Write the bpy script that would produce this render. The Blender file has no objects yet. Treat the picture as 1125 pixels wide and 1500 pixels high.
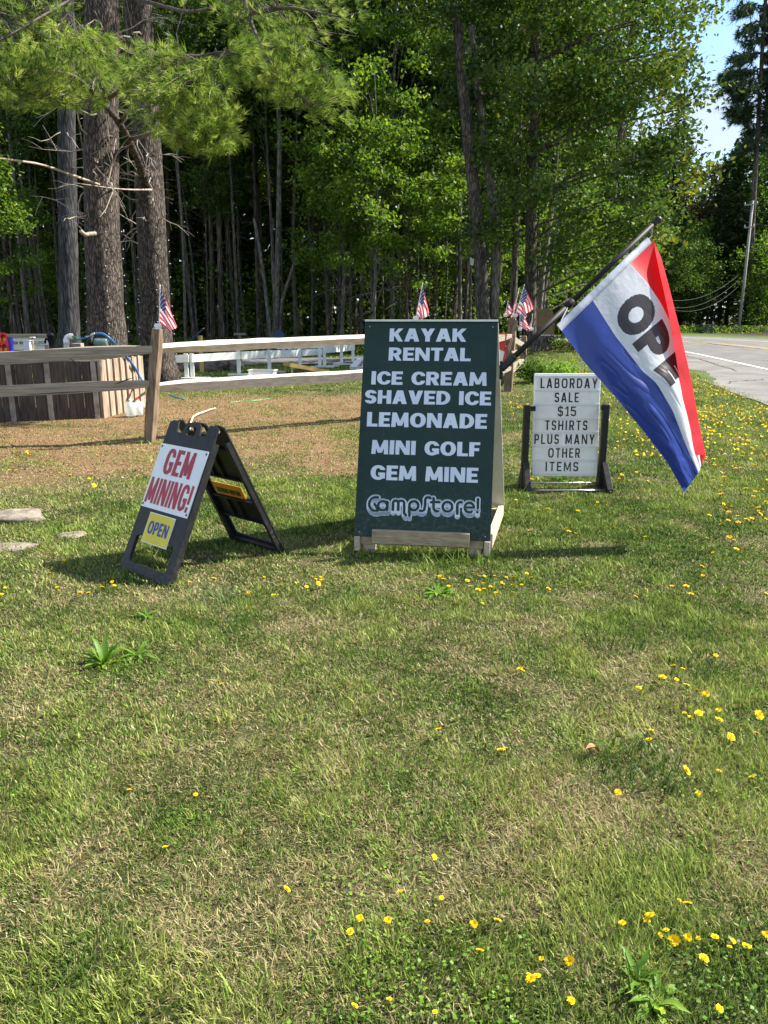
import bpy, math, random
import numpy as np
from mathutils import Vector, Matrix, Quaternion

S = bpy.context.scene
COL = S.collection
R = math.radians

# ------------------------------------------------------------------ camera, sky, sun, exposure
HC = 1.6
FPX, CXP, CYP = 1126.0, 562.5, 750.0           # focal length and centre in photograph pixels
PITCH = math.atan((CYP - 462.0) / FPX)
cam_d = bpy.data.cameras.new('camera')
cam = bpy.data.objects.new('camera', cam_d)
COL.objects.link(cam)
cam.location = (0, 0, HC)
cam.rotation_euler = (math.pi / 2 - PITCH, 0, 0)
cam_d.sensor_fit = 'VERTICAL'
cam_d.sensor_height = 36.0
cam_d.lens = 36.0 * FPX / 1500.0
cam_d.clip_start = 0.05
cam_d.clip_end = 3000
S.camera = cam

SUN_AZ, SUN_EL = R(15), R(45)                  # azimuth measured from +X (right) towards +Y (away)
sd = Vector((math.cos(SUN_AZ) * math.cos(SUN_EL), math.sin(SUN_AZ) * math.cos(SUN_EL), math.sin(SUN_EL)))
sun_d = bpy.data.lights.new('sun', 'SUN')
sun_d.energy = 5.0
sun_d.angle = R(0.53)
sun_d.color = (1.0, 0.93, 0.82)
sun = bpy.data.objects.new('sun', sun_d)
COL.objects.link(sun)
sun.rotation_euler = sd.to_track_quat('Z', 'Y').to_euler()
sun.location = (20, 10, 30)

W = bpy.data.worlds.new('World')
S.world = W
W.use_nodes = True
wn, wl = W.node_tree.nodes, W.node_tree.links
bg = wn['Background']
sky = wn.new('ShaderNodeTexSky')
sky.sky_type = 'NISHITA'
sky.sun_disc = False
sky.sun_elevation = SUN_EL
sky.sun_rotation = math.pi / 2 - SUN_AZ
sky.air_density = 1.0
sky.dust_density = 0.2
sky.ozone_density = 3.0
tc = wn.new('ShaderNodeTexCoord')
mp = wn.new('ShaderNodeMapping')
mp.inputs['Scale'].default_value = (1.6, 1.6, 4.5)
nz = wn.new('ShaderNodeTexNoise')
nz.inputs['Scale'].default_value = 2.4
nz.inputs['Detail'].default_value = 7
nz.inputs['Roughness'].default_value = 0.55
rmp = wn.new('ShaderNodeValToRGB')
rmp.color_ramp.elements[0].position = 0.36
rmp.color_ramp.elements[1].position = 0.56
rmp.color_ramp.elements[1].color = (0.75, 0.75, 0.75, 1)
mx = wn.new('ShaderNodeMix')
mx.data_type = 'RGBA'
wl.new(tc.outputs['Generated'], mp.inputs['Vector'])
wl.new(mp.outputs[0], nz.inputs['Vector'])
wl.new(nz.outputs[0], rmp.inputs[0])
wl.new(rmp.outputs[0], mx.inputs['Factor'])
wl.new(sky.outputs[0], mx.inputs['A'])
mx.inputs['B'].default_value = (3.0, 3.3, 3.8, 1)
wl.new(mx.outputs['Result'], bg.inputs['Color'])
bg.inputs['Strength'].default_value = 0.11

S.view_settings.view_transform = 'Standard'
S.view_settings.look = 'None'
S.view_settings.exposure = 1.32
S.view_settings.gamma = 1.0
S.render.engine = 'CYCLES'
S.cycles.use_denoising = True
S.cycles.max_bounces = 6
S.cycles.diffuse_bounces = 3
S.cycles.glossy_bounces = 2
S.cycles.transmission_bounces = 4
S.cycles.transparent_max_bounces = 4
S.cycles.caustics_reflective = False
S.cycles.caustics_refractive = False
S.cycles.sample_clamp_indirect = 6

# ------------------------------------------------------------------ pixel <-> world helpers
FW = Vector((0, math.cos(PITCH), -math.sin(PITCH)))
UPV = Vector((0, math.sin(PITCH), math.cos(PITCH)))
CAM = Vector((0, 0, HC))
def ray(px, py): return Vector((1, 0, 0)) * ((px - CXP) / FPX) + FW + UPV * ((CYP - py) / FPX)
def gp(px, py, z=0.0):
    r = ray(px, py); return CAM + r * ((z - HC) / r.z)
def at(px, py, Y):
    r = ray(px, py); return CAM + r * (Y / r.y)
class Plane:
    """A board in the place: origin at its bottom centre, r to the right, u up along it, n out of its face."""
    def __init__(s, o, yaw, lean):
        s.o = Vector(o)
        s.r = Vector((math.cos(yaw), -math.sin(yaw), 0))
        s.b = Vector((math.sin(yaw), math.cos(yaw), 0))
        s.u = Vector((0, 0, 1)) * math.cos(lean) + s.b * math.sin(lean)
        s.n = s.r.cross(s.u)
    def uv(s, px, py):
        d = ray(px, py); t = (s.o - CAM).dot(s.n) / d.dot(s.n); q = CAM + d * t - s.o
        return q.dot(s.r), q.dot(s.u)
    def pt(s, a, b, c=0.0): return s.o + s.r * a + s.u * b + s.n * c

# ------------------------------------------------------------------ numpy noise
def _hash(ix, iy, seed):
    h = (ix.astype(np.int64) * 374761393 + iy.astype(np.int64) * 668265263 + seed * 1442695041) & 0xFFFFFFFF
    h = ((h ^ (h >> 13)) * 1274126177) & 0xFFFFFFFF
    return ((h ^ (h >> 16)) & 0xFFFF) / 65535.0
def vnoise(x, y, s, seed=0):
    x = np.asarray(x, float) / s; y = np.asarray(y, float) / s
    ix = np.floor(x); iy = np.floor(y); fx = x - ix; fy = y - iy
    fx = fx * fx * (3 - 2 * fx); fy = fy * fy * (3 - 2 * fy)
    a = _hash(ix, iy, seed); b = _hash(ix + 1, iy, seed); c = _hash(ix, iy + 1, seed); d = _hash(ix + 1, iy + 1, seed)
    return (a * (1 - fx) + b * fx) * (1 - fy) + (c * (1 - fx) + d * fx) * fy
def fbm(x, y, s, seed=0):
    return 0.5 * vnoise(x, y, s, seed) + 0.3 * vnoise(x, y, s / 2.1, seed + 7) + 0.2 * vnoise(x, y, s / 4.3, seed + 13)
def sst(a, b, x):
    t = np.clip((np.asarray(x, float) - a) / (b - a), 0, 1); return t * t * (3 - 2 * t)

# ------------------------------------------------------------------ materials
MATS = {}
def nodes(name):
    m = bpy.data.materials.new(name); m.use_nodes = True; MATS[name] = m
    nt = m.node_tree; return m, nt, nt.nodes, nt.links, nt.nodes['Principled BSDF']
def rgba(c): return (c[0], c[1], c[2], 1)
def mat(name, c1, c2=None, scale=8, rough=0.7, bump=0.0, stretch=(1, 1, 1), metal=0.0, detail=5, spec=0.5, lo=0.35, hi=0.65, bscale=None, coat=0):
    m, nt, N, L, P = nodes(name)
    P.inputs['Roughness'].default_value = rough; P.inputs['Metallic'].default_value = metal
    P.inputs['Specular IOR Level'].default_value = spec
    if coat: P.inputs['Coat Weight'].default_value = coat
    P.inputs['Base Color'].default_value = rgba(c1)
    if c2 is None and not bump: return m
    t = N.new('ShaderNodeTexCoord'); mp = N.new('ShaderNodeMapping'); mp.inputs['Scale'].default_value = stretch
    L.new(t.outputs['Object'], mp.inputs['Vector'])
    n = N.new('ShaderNodeTexNoise'); n.inputs['Scale'].default_value = scale; n.inputs['Detail'].default_value = detail
    L.new(mp.outputs[0], n.inputs['Vector'])
    if c2 is not None:
        r = N.new('ShaderNodeValToRGB'); e = r.color_ramp.elements
        e[0].position = lo; e[0].color = rgba(c1); e[1].position = hi; e[1].color = rgba(c2)
        L.new(n.outputs[0], r.inputs[0]); L.new(r.outputs[0], P.inputs['Base Color'])
    if bump:
        b = N.new('ShaderNodeBump'); b.inputs['Strength'].default_value = bump; b.inputs['Distance'].default_value = 0.02
        if bscale:
            n2 = N.new('ShaderNodeTexNoise'); n2.inputs['Scale'].default_value = bscale; n2.inputs['Detail'].default_value = 4
            L.new(mp.outputs[0], n2.inputs['Vector']); L.new(n2.outputs[0], b.inputs['Height'])
        else: L.new(n.outputs[0], b.inputs['Height'])
        L.new(b.outputs[0], P.inputs['Normal'])
    return m
def leafmat(name, cols, trans=0.4, gloss=0.022, tcol=1.3, rough=0.5, objvar=0.25):
    """Leaves and needles: each leaf takes its own colour along a ramp, part of the light goes through."""
    m, nt, N, L, P = nodes(name)
    g = N.new('ShaderNodeNewGeometry'); oi = N.new('ShaderNodeObjectInfo')
    ma = N.new('ShaderNodeMath'); ma.operation = 'MULTIPLY_ADD'
    L.new(oi.outputs['Random'], ma.inputs[0]); ma.inputs[1].default_value = objvar
    mb = N.new('ShaderNodeMath'); mb.operation = 'MULTIPLY_ADD'; mb.inputs[1].default_value = 1 - objvar
    L.new(g.outputs['Random Per Island'], mb.inputs[0]); mb.inputs[2].default_value = 0
    L.new(mb.outputs[0], ma.inputs[2])
    r = N.new('ShaderNodeValToRGB'); e = r.color_ramp.elements
    while len(e) < len(cols): e.new(0.5)
    for i, c in enumerate(cols): e[i].position = c[0]; e[i].color = rgba(c[1])
    L.new(ma.outputs[0], r.inputs[0])
    tcn = N.new('ShaderNodeTexCoord'); cn = N.new('ShaderNodeTexNoise'); cn.inputs['Scale'].default_value = 1.0; cn.inputs['Detail'].default_value = 2
    L.new(tcn.outputs['Object'], cn.inputs['Vector'])
    cr = N.new('ShaderNodeValToRGB'); cr.color_ramp.elements[0].position = .36; cr.color_ramp.elements[0].color = (.62, .70, .62, 1); cr.color_ramp.elements[1].position = .66; cr.color_ramp.elements[1].color = (1.5, 1.38, 1.25, 1)
    L.new(cn.outputs[0], cr.inputs[0])
    cm = N.new('ShaderNodeMix'); cm.data_type = 'RGBA'; cm.blend_type = 'MULTIPLY'; cm.inputs['Factor'].default_value = 1
    L.new(r.outputs[0], cm.inputs['A']); L.new(cr.outputs[0], cm.inputs['B'])
    d = N.new('ShaderNodeBsdfDiffuse'); L.new(cm.outputs['Result'], d.inputs[0])
    t = N.new('ShaderNodeBsdfTranslucent')
    h = N.new('ShaderNodeMix'); h.data_type = 'RGBA'; h.blend_type = 'MULTIPLY'; h.inputs['Factor'].default_value = 1
    L.new(cm.outputs['Result'], h.inputs['A']); h.inputs['B'].default_value = (tcol * 1.15, tcol * 1.1, tcol * 0.5, 1)
    L.new(h.outputs['Result'], t.inputs[0])
    mx = N.new('ShaderNodeMixShader'); mx.inputs[0].default_value = trans
    L.new(d.outputs[0], mx.inputs[1]); L.new(t.outputs[0], mx.inputs[2])
    gl = N.new('ShaderNodeBsdfGlossy'); gl.inputs['Roughness'].default_value = rough; gl.inputs['Color'].default_value = (0.8, 0.85, 0.8, 1)
    m2 = N.new('ShaderNodeMixShader'); m2.inputs[0].default_value = gloss
    L.new(mx.outputs[0], m2.inputs[1]); L.new(gl.outputs[0], m2.inputs[2])
    L.new(m2.outputs[0], N['Material Output'].inputs[0])
    return m
def attrmat(name, trans=0.0, rough=0.8, noise=None, bump=0, gloss=0.0):
    """Takes the thing's own colour from its colour attribute 'Col'."""
    m, nt, N, L, P = nodes(name)
    a = N.new('ShaderNodeAttribute'); a.attribute_name = 'Col'
    out = a.outputs['Color']
    if noise:
        t = N.new('ShaderNodeTexCoord'); n = N.new('ShaderNodeTexNoise'); n.inputs['Scale'].default_value = noise; n.inputs['Detail'].default_value = 8
        n.inputs['Roughness'].default_value = 0.7
        L.new(t.outputs['Object'], n.inputs['Vector'])
        r = N.new('ShaderNodeValToRGB'); r.color_ramp.elements[0].position = 0.3; r.color_ramp.elements[1].position = 0.7
        r.color_ramp.elements[0].color = (0.45, 0.45, 0.45, 1); r.color_ramp.elements[1].color = (1.5, 1.5, 1.5, 1)
        L.new(n.outputs[0], r.inputs[0])
        h = N.new('ShaderNodeMix'); h.data_type = 'RGBA'; h.blend_type = 'MULTIPLY'; h.inputs['Factor'].default_value = 1
        L.new(out, h.inputs['A']); L.new(r.outputs[0], h.inputs['B']); out = h.outputs['Result']
        if bump:
            b = N.new('ShaderNodeBump'); b.inputs['Strength'].default_value = bump; b.inputs['Distance'].default_value = 0.03
            L.new(n.outputs[0], b.inputs['Height']); L.new(b.outputs[0], P.inputs['Normal'])
    if trans == 0:
        L.new(out, P.inputs['Base Color']); P.inputs['Roughness'].default_value = rough; P.inputs['Specular IOR Level'].default_value = 0.2
        return m
    d = N.new('ShaderNodeBsdfDiffuse'); t2 = N.new('ShaderNodeBsdfTranslucent'); mx = N.new('ShaderNodeMixShader')
    L.new(out, d.inputs[0]); L.new(out, t2.inputs[0]); mx.inputs[0].default_value = trans
    L.new(d.outputs[0], mx.inputs[1]); L.new(t2.outputs[0], mx.inputs[2]); last = mx.outputs[0]
    if gloss:
        gl = N.new('ShaderNodeBsdfGlossy'); gl.inputs['Roughness'].default_value = 0.4
        m2 = N.new('ShaderNodeMixShader'); m2.inputs[0].default_value = gloss
        L.new(last, m2.inputs[1]); L.new(gl.outputs[0], m2.inputs[2]); last = m2.outputs[0]
    L.new(last, N['Material Output'].inputs[0])
    return m
def barkmat(name, dark, light, vs=9, hs=1.0, bump=1.0, moss=None):
    """Furrowed bark: stretched cells along the trunk with plates between dark cracks."""
    m, nt, N, L, P = nodes(name)
    P.inputs['Roughness'].default_value = 0.95; P.inputs['Specular IOR Level'].default_value = 0.15
    t = N.new('ShaderNodeTexCoord'); mp = N.new('ShaderNodeMapping'); mp.inputs['Scale'].default_value = (1, 1, 0.13 * hs)
    L.new(t.outputs['Object'], mp.inputs['Vector'])
    nn = N.new('ShaderNodeTexNoise'); nn.inputs['Scale'].default_value = vs * 0.8; nn.inputs['Detail'].default_value = 6
    L.new(mp.outputs[0], nn.inputs['Vector'])
    mixv = N.new('ShaderNodeMix'); mixv.data_type = 'RGBA'; mixv.inputs['Factor'].default_value = 0.09
    L.new(mp.outputs[0], mixv.inputs['A']); L.new(nn.outputs['Color'], mixv.inputs['B'])
    v = N.new('ShaderNodeTexVoronoi'); v.feature = 'DISTANCE_TO_EDGE'; v.inputs['Scale'].default_value = vs * 2.2
    L.new(mixv.outputs['Result'], v.inputs['Vector'])
    r = N.new('ShaderNodeValToRGB'); e = r.color_ramp.elements
    e[0].position = 0.0; e[0].color = rgba(dark); e[1].position = 0.3; e[1].color = rgba(light)
    L.new(v.outputs['Distance'], r.inputs[0])
    r2 = N.new('ShaderNodeValToRGB'); r2.color_ramp.elements[0].color = (0.55, 0.55, 0.55, 1); r2.color_ramp.elements[1].color = (1.35, 1.3, 1.25, 1)
    r2.color_ramp.elements[0].position = 0.3; r2.color_ramp.elements[1].position = 0.7
    L.new(nn.outputs[0], r2.inputs[0])
    h = N.new('ShaderNodeMix'); h.data_type = 'RGBA'; h.blend_type = 'MULTIPLY'; h.inputs['Factor'].default_value = 1
    L.new(r.outputs[0], h.inputs['A']); L.new(r2.outputs[0], h.inputs['B'])
    L.new(h.outputs['Result'], P.inputs['Base Color'])
    b = N.new('ShaderNodeBump'); b.inputs['Strength'].default_value = bump; b.inputs['Distance'].default_value = 0.05
    ad = N.new('ShaderNodeMath'); ad.operation = 'ADD'
    mm = N.new('ShaderNodeMath'); mm.operation = 'MINIMUM'; mm.inputs[1].default_value = 0.22
    L.new(v.outputs['Distance'], mm.inputs[0]); L.new(mm.outputs[0], ad.inputs[0])
    ms = N.new('ShaderNodeMath'); ms.operation = 'MULTIPLY'; ms.inputs[1].default_value = 0.4
    L.new(nn.outputs[0], ms.inputs[0]); L.new(ms.outputs[0], ad.inputs[1])
    L.new(ad.outputs[0], b.inputs['Height']); L.new(b.outputs[0], P.inputs['Normal'])
    return m

M = MATS
mat('green_paint', (0.0075, 0.029, 0.0235), (0.0105, 0.036, 0.029), 5, 0.5, 0.06, bscale=60, spec=.3)
def dusty(name, zlo, zhi, c, amt):
    m = M[name]; nt = m.node_tree; N, L = nt.nodes, nt.links; P = N['Principled BSDF']; src = P.inputs['Base Color'].links[0].from_socket
    t = N.new('ShaderNodeTexCoord'); sx = N.new('ShaderNodeSeparateXYZ'); L.new(t.outputs['Object'], sx.inputs[0])
    mr = N.new('ShaderNodeMapRange'); mr.inputs['From Min'].default_value = zhi; mr.inputs['From Max'].default_value = zlo; L.new(sx.outputs['Z'], mr.inputs['Value'])
    n = N.new('ShaderNodeTexNoise'); n.inputs['Scale'].default_value = 38; n.inputs['Detail'].default_value = 8; n.inputs['Roughness'].default_value = .75; L.new(t.outputs['Object'], n.inputs['Vector'])
    r = N.new('ShaderNodeValToRGB'); r.color_ramp.elements[0].position = .5; r.color_ramp.elements[1].position = .72; L.new(n.outputs[0], r.inputs[0])
    n2 = N.new('ShaderNodeTexNoise'); n2.inputs['Scale'].default_value = 5; n2.inputs['Detail'].default_value = 6; L.new(t.outputs['Object'], n2.inputs['Vector'])
    a = N.new('ShaderNodeMath'); a.operation = 'MULTIPLY_ADD'; L.new(mr.outputs[0], a.inputs[0]); a.inputs[1].default_value = .8
    b = N.new('ShaderNodeMath'); b.operation = 'MULTIPLY'; L.new(n2.outputs[0], b.inputs[0]); b.inputs[1].default_value = .22; L.new(b.outputs[0], a.inputs[2])
    c2 = N.new('ShaderNodeMath'); c2.operation = 'MULTIPLY'; L.new(a.outputs[0], c2.inputs[0]); L.new(r.outputs[0], c2.inputs[1])
    d = N.new('ShaderNodeMath'); d.operation = 'MULTIPLY'; d.use_clamp = True; L.new(c2.outputs[0], d.inputs[0]); d.inputs[1].default_value = amt
    x = N.new('ShaderNodeMix'); x.data_type = 'RGBA'; L.new(d.outputs[0], x.inputs['Factor']); L.new(src, x.inputs['A']); x.inputs['B'].default_value = rgba(c); L.new(x.outputs['Result'], P.inputs['Base Color'])
dusty('green_paint', .1, .5, (.16, .14, .10), .8)
mat('letter_white', (0.58, 0.64, 0.75), (0.65, 0.70, 0.79), 6, 0.5)
mat('cream_board', (0.72, 0.68, 0.58), (0.62, 0.56, 0.46), 5, 0.6)
mat('white_paint', (0.78, 0.78, 0.76), (0.66, 0.66, 0.63), 7, 0.6, 0.1)
mat('white_plastic', (0.80, 0.80, 0.80), (0.74, 0.75, 0.76), 5, 0.4)
mat('track_plastic', (0.66, 0.68, 0.70), (0.60, 0.62, 0.64), 9, 0.35)
mat('tile_plastic', (0.73, 0.74, 0.73), (0.66, 0.67, 0.66), 14, 0.3)
mat('black_plastic', (0.007, 0.0075, 0.009), (0.014, 0.0145, 0.016), 18, 0.5, 0.15, bscale=120, spec=.35)
dusty('black_plastic', .0, .35, (.12, .105, .08), .9)
dusty('white_plastic', .15, .6, (.42, .40, .33), .5)
mat('black_metal', (0.008, 0.008, 0.009), (0.014, 0.014, 0.014), 12, 0.6, spec=.3)
mat('black_letter', (0.012, 0.012, 0.013), None, rough=0.4)
mat('red_letter', (0.42, 0.018, 0.035), (0.36, 0.015, 0.03), 9, 0.45)
mat('blue_letter', (0.012, 0.05, 0.26), None, rough=0.45)
mat('yellow_board', (0.74, 0.60, 0.03), (0.66, 0.53, 0.03), 7, 0.5)
mat('orange_board', (0.85, 0.36, 0.02), (0.72, 0.28, 0.02), 12, 0.5, stretch=(1, 1, 1))
mat('dark_wood_letter', (0.16, 0.075, 0.05), None, rough=0.7)
mat('steel', (0.55, 0.55, 0.56), None, rough=0.35, metal=0.9)
mat('red_plastic', (0.72, 0.02, 0.035), (0.62, 0.018, 0.03), 6, 0.35)
mat('blue_plastic', (0.03, 0.04, 0.45), None, rough=0.35)
mat('yellow_disc', (0.85, 0.42, 0.02), None, rough=0.35)
mat('pump_green', (0.10, 0.17, 0.16), (0.14, 0.21, 0.19), 12, 0.45)
mat('blue_hose', (0.03, 0.13, 0.33), (0.04, 0.17, 0.4), 6, 0.4)
mat('green_hose', (0.03, 0.30, 0.06), None, rough=0.4)
mat('sign_blue', (0.012, 0.03, 0.085), (0.02, 0.045, 0.12), 6, 0.6)
mat('plywood_brown', (0.16, 0.105, 0.06), (0.21, 0.14, 0.085), 5, 0.8, 0.2)
mat('corn_wood', (0.52, 0.33, 0.10), (0.62, 0.42, 0.15), 4, 0.6, stretch=(8, 1, 8))
mat('wood_grey', (0.15, 0.13, 0.11), (0.36, 0.32, 0.27), 7, 0.9, 0.5, stretch=(1, 1, 1), detail=8, lo=0.3, hi=0.7)
mat('rail_grey', (0.17, 0.145, 0.11), (0.38, 0.335, 0.265), 5, 0.9, 0.6, stretch=(0.5, 0.5, 9), detail=9, lo=0.25, hi=0.75)
mat('rail_sunlit', (0.36, 0.34, 0.30), (0.62, 0.60, 0.55), 6, 0.9, 0.6, stretch=(1.2, 1.2, 5), detail=9, lo=0.25, hi=0.7)  # sunlight on the right-hand rails painted in as paler wood
mat('wire_dark', (.05, .05, .055), None, rough=.6)
mat('post_brown', (0.11, 0.075, 0.048), (0.26, 0.185, 0.12), 6, 0.9, 0.5, stretch=(5, 5, 0.6), detail=8)
mat('lumber_new', (0.27, 0.20, 0.13), (0.42, 0.33, 0.23), 5, 0.8, 0.3, stretch=(1.2, 12, 12), detail=7)
mat('lumber_side', (0.42, 0.34, 0.24), (0.55, 0.46, 0.34), 5, 0.8, 0.3, stretch=(12, 1.2, 12), detail=7)
mat('plank_shaded', (0.032, 0.026, 0.022), (0.085, 0.068, 0.055), 5, 0.9, 0.5, stretch=(7, 7, 0.7), detail=9)  # shade of the box's front face painted into the plank colour
mat('plank_lit', (0.22, 0.16, 0.11), (0.46, 0.37, 0.28), 5, 0.9, 0.5, stretch=(7, 7, 0.6), detail=9)  # same planks, with sunlight on the right face painted in
mat('stone', (0.13, 0.105, 0.08), (0.29, 0.25, 0.195), 14, 0.95, 1.0, detail=10)
mat('rock_brown', (0.09, 0.075, 0.065), (0.21, 0.18, 0.155), 6, 0.95, 0.7, detail=8)
mat('asphalt', (0.105, 0.103, 0.10), (0.165, 0.162, 0.158), 1.2, 0.95, 0.25, detail=10, bscale=90)
mat('asphalt_shoulder', (0.125, 0.12, 0.112), (0.20, 0.193, 0.18), 0.9, 0.95, 0.3, detail=10, bscale=70)
mat('road_white', (0.74, 0.74, 0.72), (0.6, 0.6, 0.58), 4, 0.8)
mat('road_yellow', (0.66, 0.40, 0.035), (0.52, 0.33, 0.05), 4, 0.8)
mat('crack_tar', (0.035, 0.035, 0.035), None, rough=0.8)
mat('gravel', (0.045, 0.045, 0.047), (0.20, 0.195, 0.19), 22, 0.95, 0.8, detail=6)
mat('galvanised', (0.42, 0.44, 0.46), (0.52, 0.53, 0.55), 3, 0.5, metal=0.2)
mat('pole_wood', (0.22, 0.21, 0.195), (0.33, 0.32, 0.30), 3, 0.85, 0.2, stretch=(4, 4, 0.3))
mat('dark_bin', (0.04, 0.05, 0.065), None, rough=0.5)
mat('twig_grey', (0.26, 0.215, 0.175), (0.42, 0.36, 0.30), 9, 0.9)
mat('twig_dark', (0.07, 0.055, 0.045), (0.13, 0.105, 0.085), 9, 0.9)
mat('pale_stick', (0.66, 0.58, 0.46), (0.55, 0.46, 0.34), 20, 0.8)
mat('petal', (0.82, 0.58, 0.006), (0.84, 0.50, 0.005), 300, 0.7, spec=.2)
mat('bulb', (0.8, 0.8, 0.78), None, rough=0.3)
mat('dead_leaf', (0.34, 0.15, 0.07), (0.45, 0.24, 0.12), 30, 0.8)
mat('needle_litter', (0.15, 0.095, 0.055), (0.27, 0.18, 0.105), 30, 0.9)
mat('stump_top', (0.40, 0.34, 0.27), (0.52, 0.46, 0.38), 8, 0.9)
barkmat('bark_pine', (0.024, 0.020, 0.018), (0.165, 0.142, 0.126), 13, 1.7, 1.0)
barkmat('bark_maple', (0.035, 0.031, 0.027), (0.15, 0.135, 0.115), 8, 1.6, 0.8)
barkmat('bark_grey', (0.08, 0.075, 0.067), (0.25, 0.235, 0.21), 7, 1.5, 0.5)
barkmat('bark_shaded', (0.025, 0.025, 0.028), (0.082, 0.083, 0.09), 7, 1.0, .8)  # pine bark with bluish shade painted into its colour
barkmat('bark_dark', (0.04, 0.034, 0.029), (0.19, 0.165, 0.14), 6, 0.8, 0.7)
leafmat('leaf_maple', [(0.0, (0.030, 0.065, 0.013)), (0.55, (0.050, 0.105, 0.018)), (0.85, (0.085, 0.135, 0.024)), (0.965, (0.15, 0.15, 0.03)), (1.0, (0.25, 0.11, 0.03))], 0.3)
leafmat('leaf_yellowing', [(0.0, (0.045, 0.09, 0.015)), (0.5, (0.085, 0.13, 0.021)), (0.85, (0.15, 0.165, 0.03)), (1.0, (0.25, 0.21, 0.04))], 0.38)
leafmat('leaf_bright', [(0.0, (0.055, 0.12, 0.016)), (0.6, (0.11, 0.20, 0.026)), (1.0, (0.22, 0.29, 0.045))], 0.45)
leafmat('leaf_forest', [(0.0, (0.028, 0.066, 0.012)), (0.6, (0.06, 0.12, 0.019)), (1.0, (0.125, 0.185, 0.03))], 0.4)
leafmat('leaf_russet', [(0.0, (0.035, 0.06, 0.018)), (0.55, (0.07, 0.07, 0.028)), (1.0, (0.115, 0.07, 0.035))], 0.3)
leafmat('needle_pine', [(0.0, (0.075, 0.16, 0.028)), (0.6, (0.15, 0.26, 0.045)), (1.0, (0.27, 0.35, 0.085))], 0.4, 0.03)
leafmat('needle_dark', [(0.0, (0.018, 0.042, 0.018)), (0.6, (0.032, 0.07, 0.026)), (1.0, (0.06, 0.10, 0.038))], 0.25, 0.05)
leafmat('leaf_weed', [(0.0, (0.08, 0.18, 0.018)), (0.6, (0.15, 0.29, 0.03)), (1.0, (0.27, 0.40, 0.06))], 0.4, 0.025)
attrmat('needle_bundle', trans=0.4, gloss=0.02)
attrmat('grass_blades', trans=0.3, gloss=0.012)
attrmat('ground_soil', rough=0.95, noise=60, bump=0.6)
def clothmat(name, c, trans=0.5):
    m, nt, N, L, P = nodes(name)
    d = N.new('ShaderNodeBsdfDiffuse'); d.inputs[0].default_value = rgba(c)
    t = N.new('ShaderNodeBsdfTranslucent'); t.inputs[0].default_value = rgba([min(1, v * 1.1) for v in c])
    tcn = N.new('ShaderNodeTexCoord'); n = N.new('ShaderNodeTexNoise'); n.inputs['Scale'].default_value = 14; n.inputs['Detail'].default_value = 3
    L.new(tcn.outputs['Object'], n.inputs['Vector'])
    b = N.new('ShaderNodeBump'); b.inputs['Strength'].default_value = 0.35; b.inputs['Distance'].default_value = 0.02
    L.new(n.outputs[0], b.inputs['Height']); L.new(b.outputs[0], d.inputs['Normal']); L.new(b.outputs[0], t.inputs['Normal'])
    mx = N.new('ShaderNodeMixShader'); mx.inputs[0].default_value = trans
    L.new(d.outputs[0], mx.inputs[1]); L.new(t.outputs[0], mx.inputs[2])
    gl = N.new('ShaderNodeBsdfGlossy'); gl.inputs['Roughness'].default_value = 0.35
    m2 = N.new('ShaderNodeMixShader'); m2.inputs[0].default_value = 0.05
    L.new(mx.outputs[0], m2.inputs[1]); L.new(gl.outputs[0], m2.inputs[2]); L.new(m2.outputs[0], N['Material Output'].inputs[0])
clothmat('cloth_red', (0.72, 0.022, 0.03)); clothmat('cloth_white', (0.70, 0.73, 0.82)); clothmat('cloth_blue', (0.014, 0.044, 0.30), 0.42)
clothmat('cloth_black', (0.028, 0.022, 0.024), 0.45); clothmat('cloth_navy', (0.03, 0.025, 0.13), 0.3)
def glassy(name, c, alpha_like=0.8, rough=0.25):
    m, nt, N, L, P = nodes(name)
    t = N.new('ShaderNodeBsdfTranslucent'); t.inputs[0].default_value = rgba(c)
    tr = N.new('ShaderNodeBsdfTransparent'); mx = N.new('ShaderNodeMixShader'); mx.inputs[0].default_value = alpha_like
    P.inputs['Base Color'].default_value = rgba(c); P.inputs['Roughness'].default_value = rough
    m1 = N.new('ShaderNodeMixShader'); m1.inputs[0].default_value = 0.5
    L.new(P.outputs[0], m1.inputs[1]); L.new(t.outputs[0], m1.inputs[2])
    L.new(tr.outputs[0], mx.inputs[1]); L.new(m1.outputs[0], mx.inputs[2]); L.new(mx.outputs[0], N['Material Output'].inputs[0])
glassy('jug_plastic', (0.82, 0.88, 0.86), 0.75)
glassy('clear_plastic', (0.8, 0.84, 0.88), 0.45)

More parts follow.
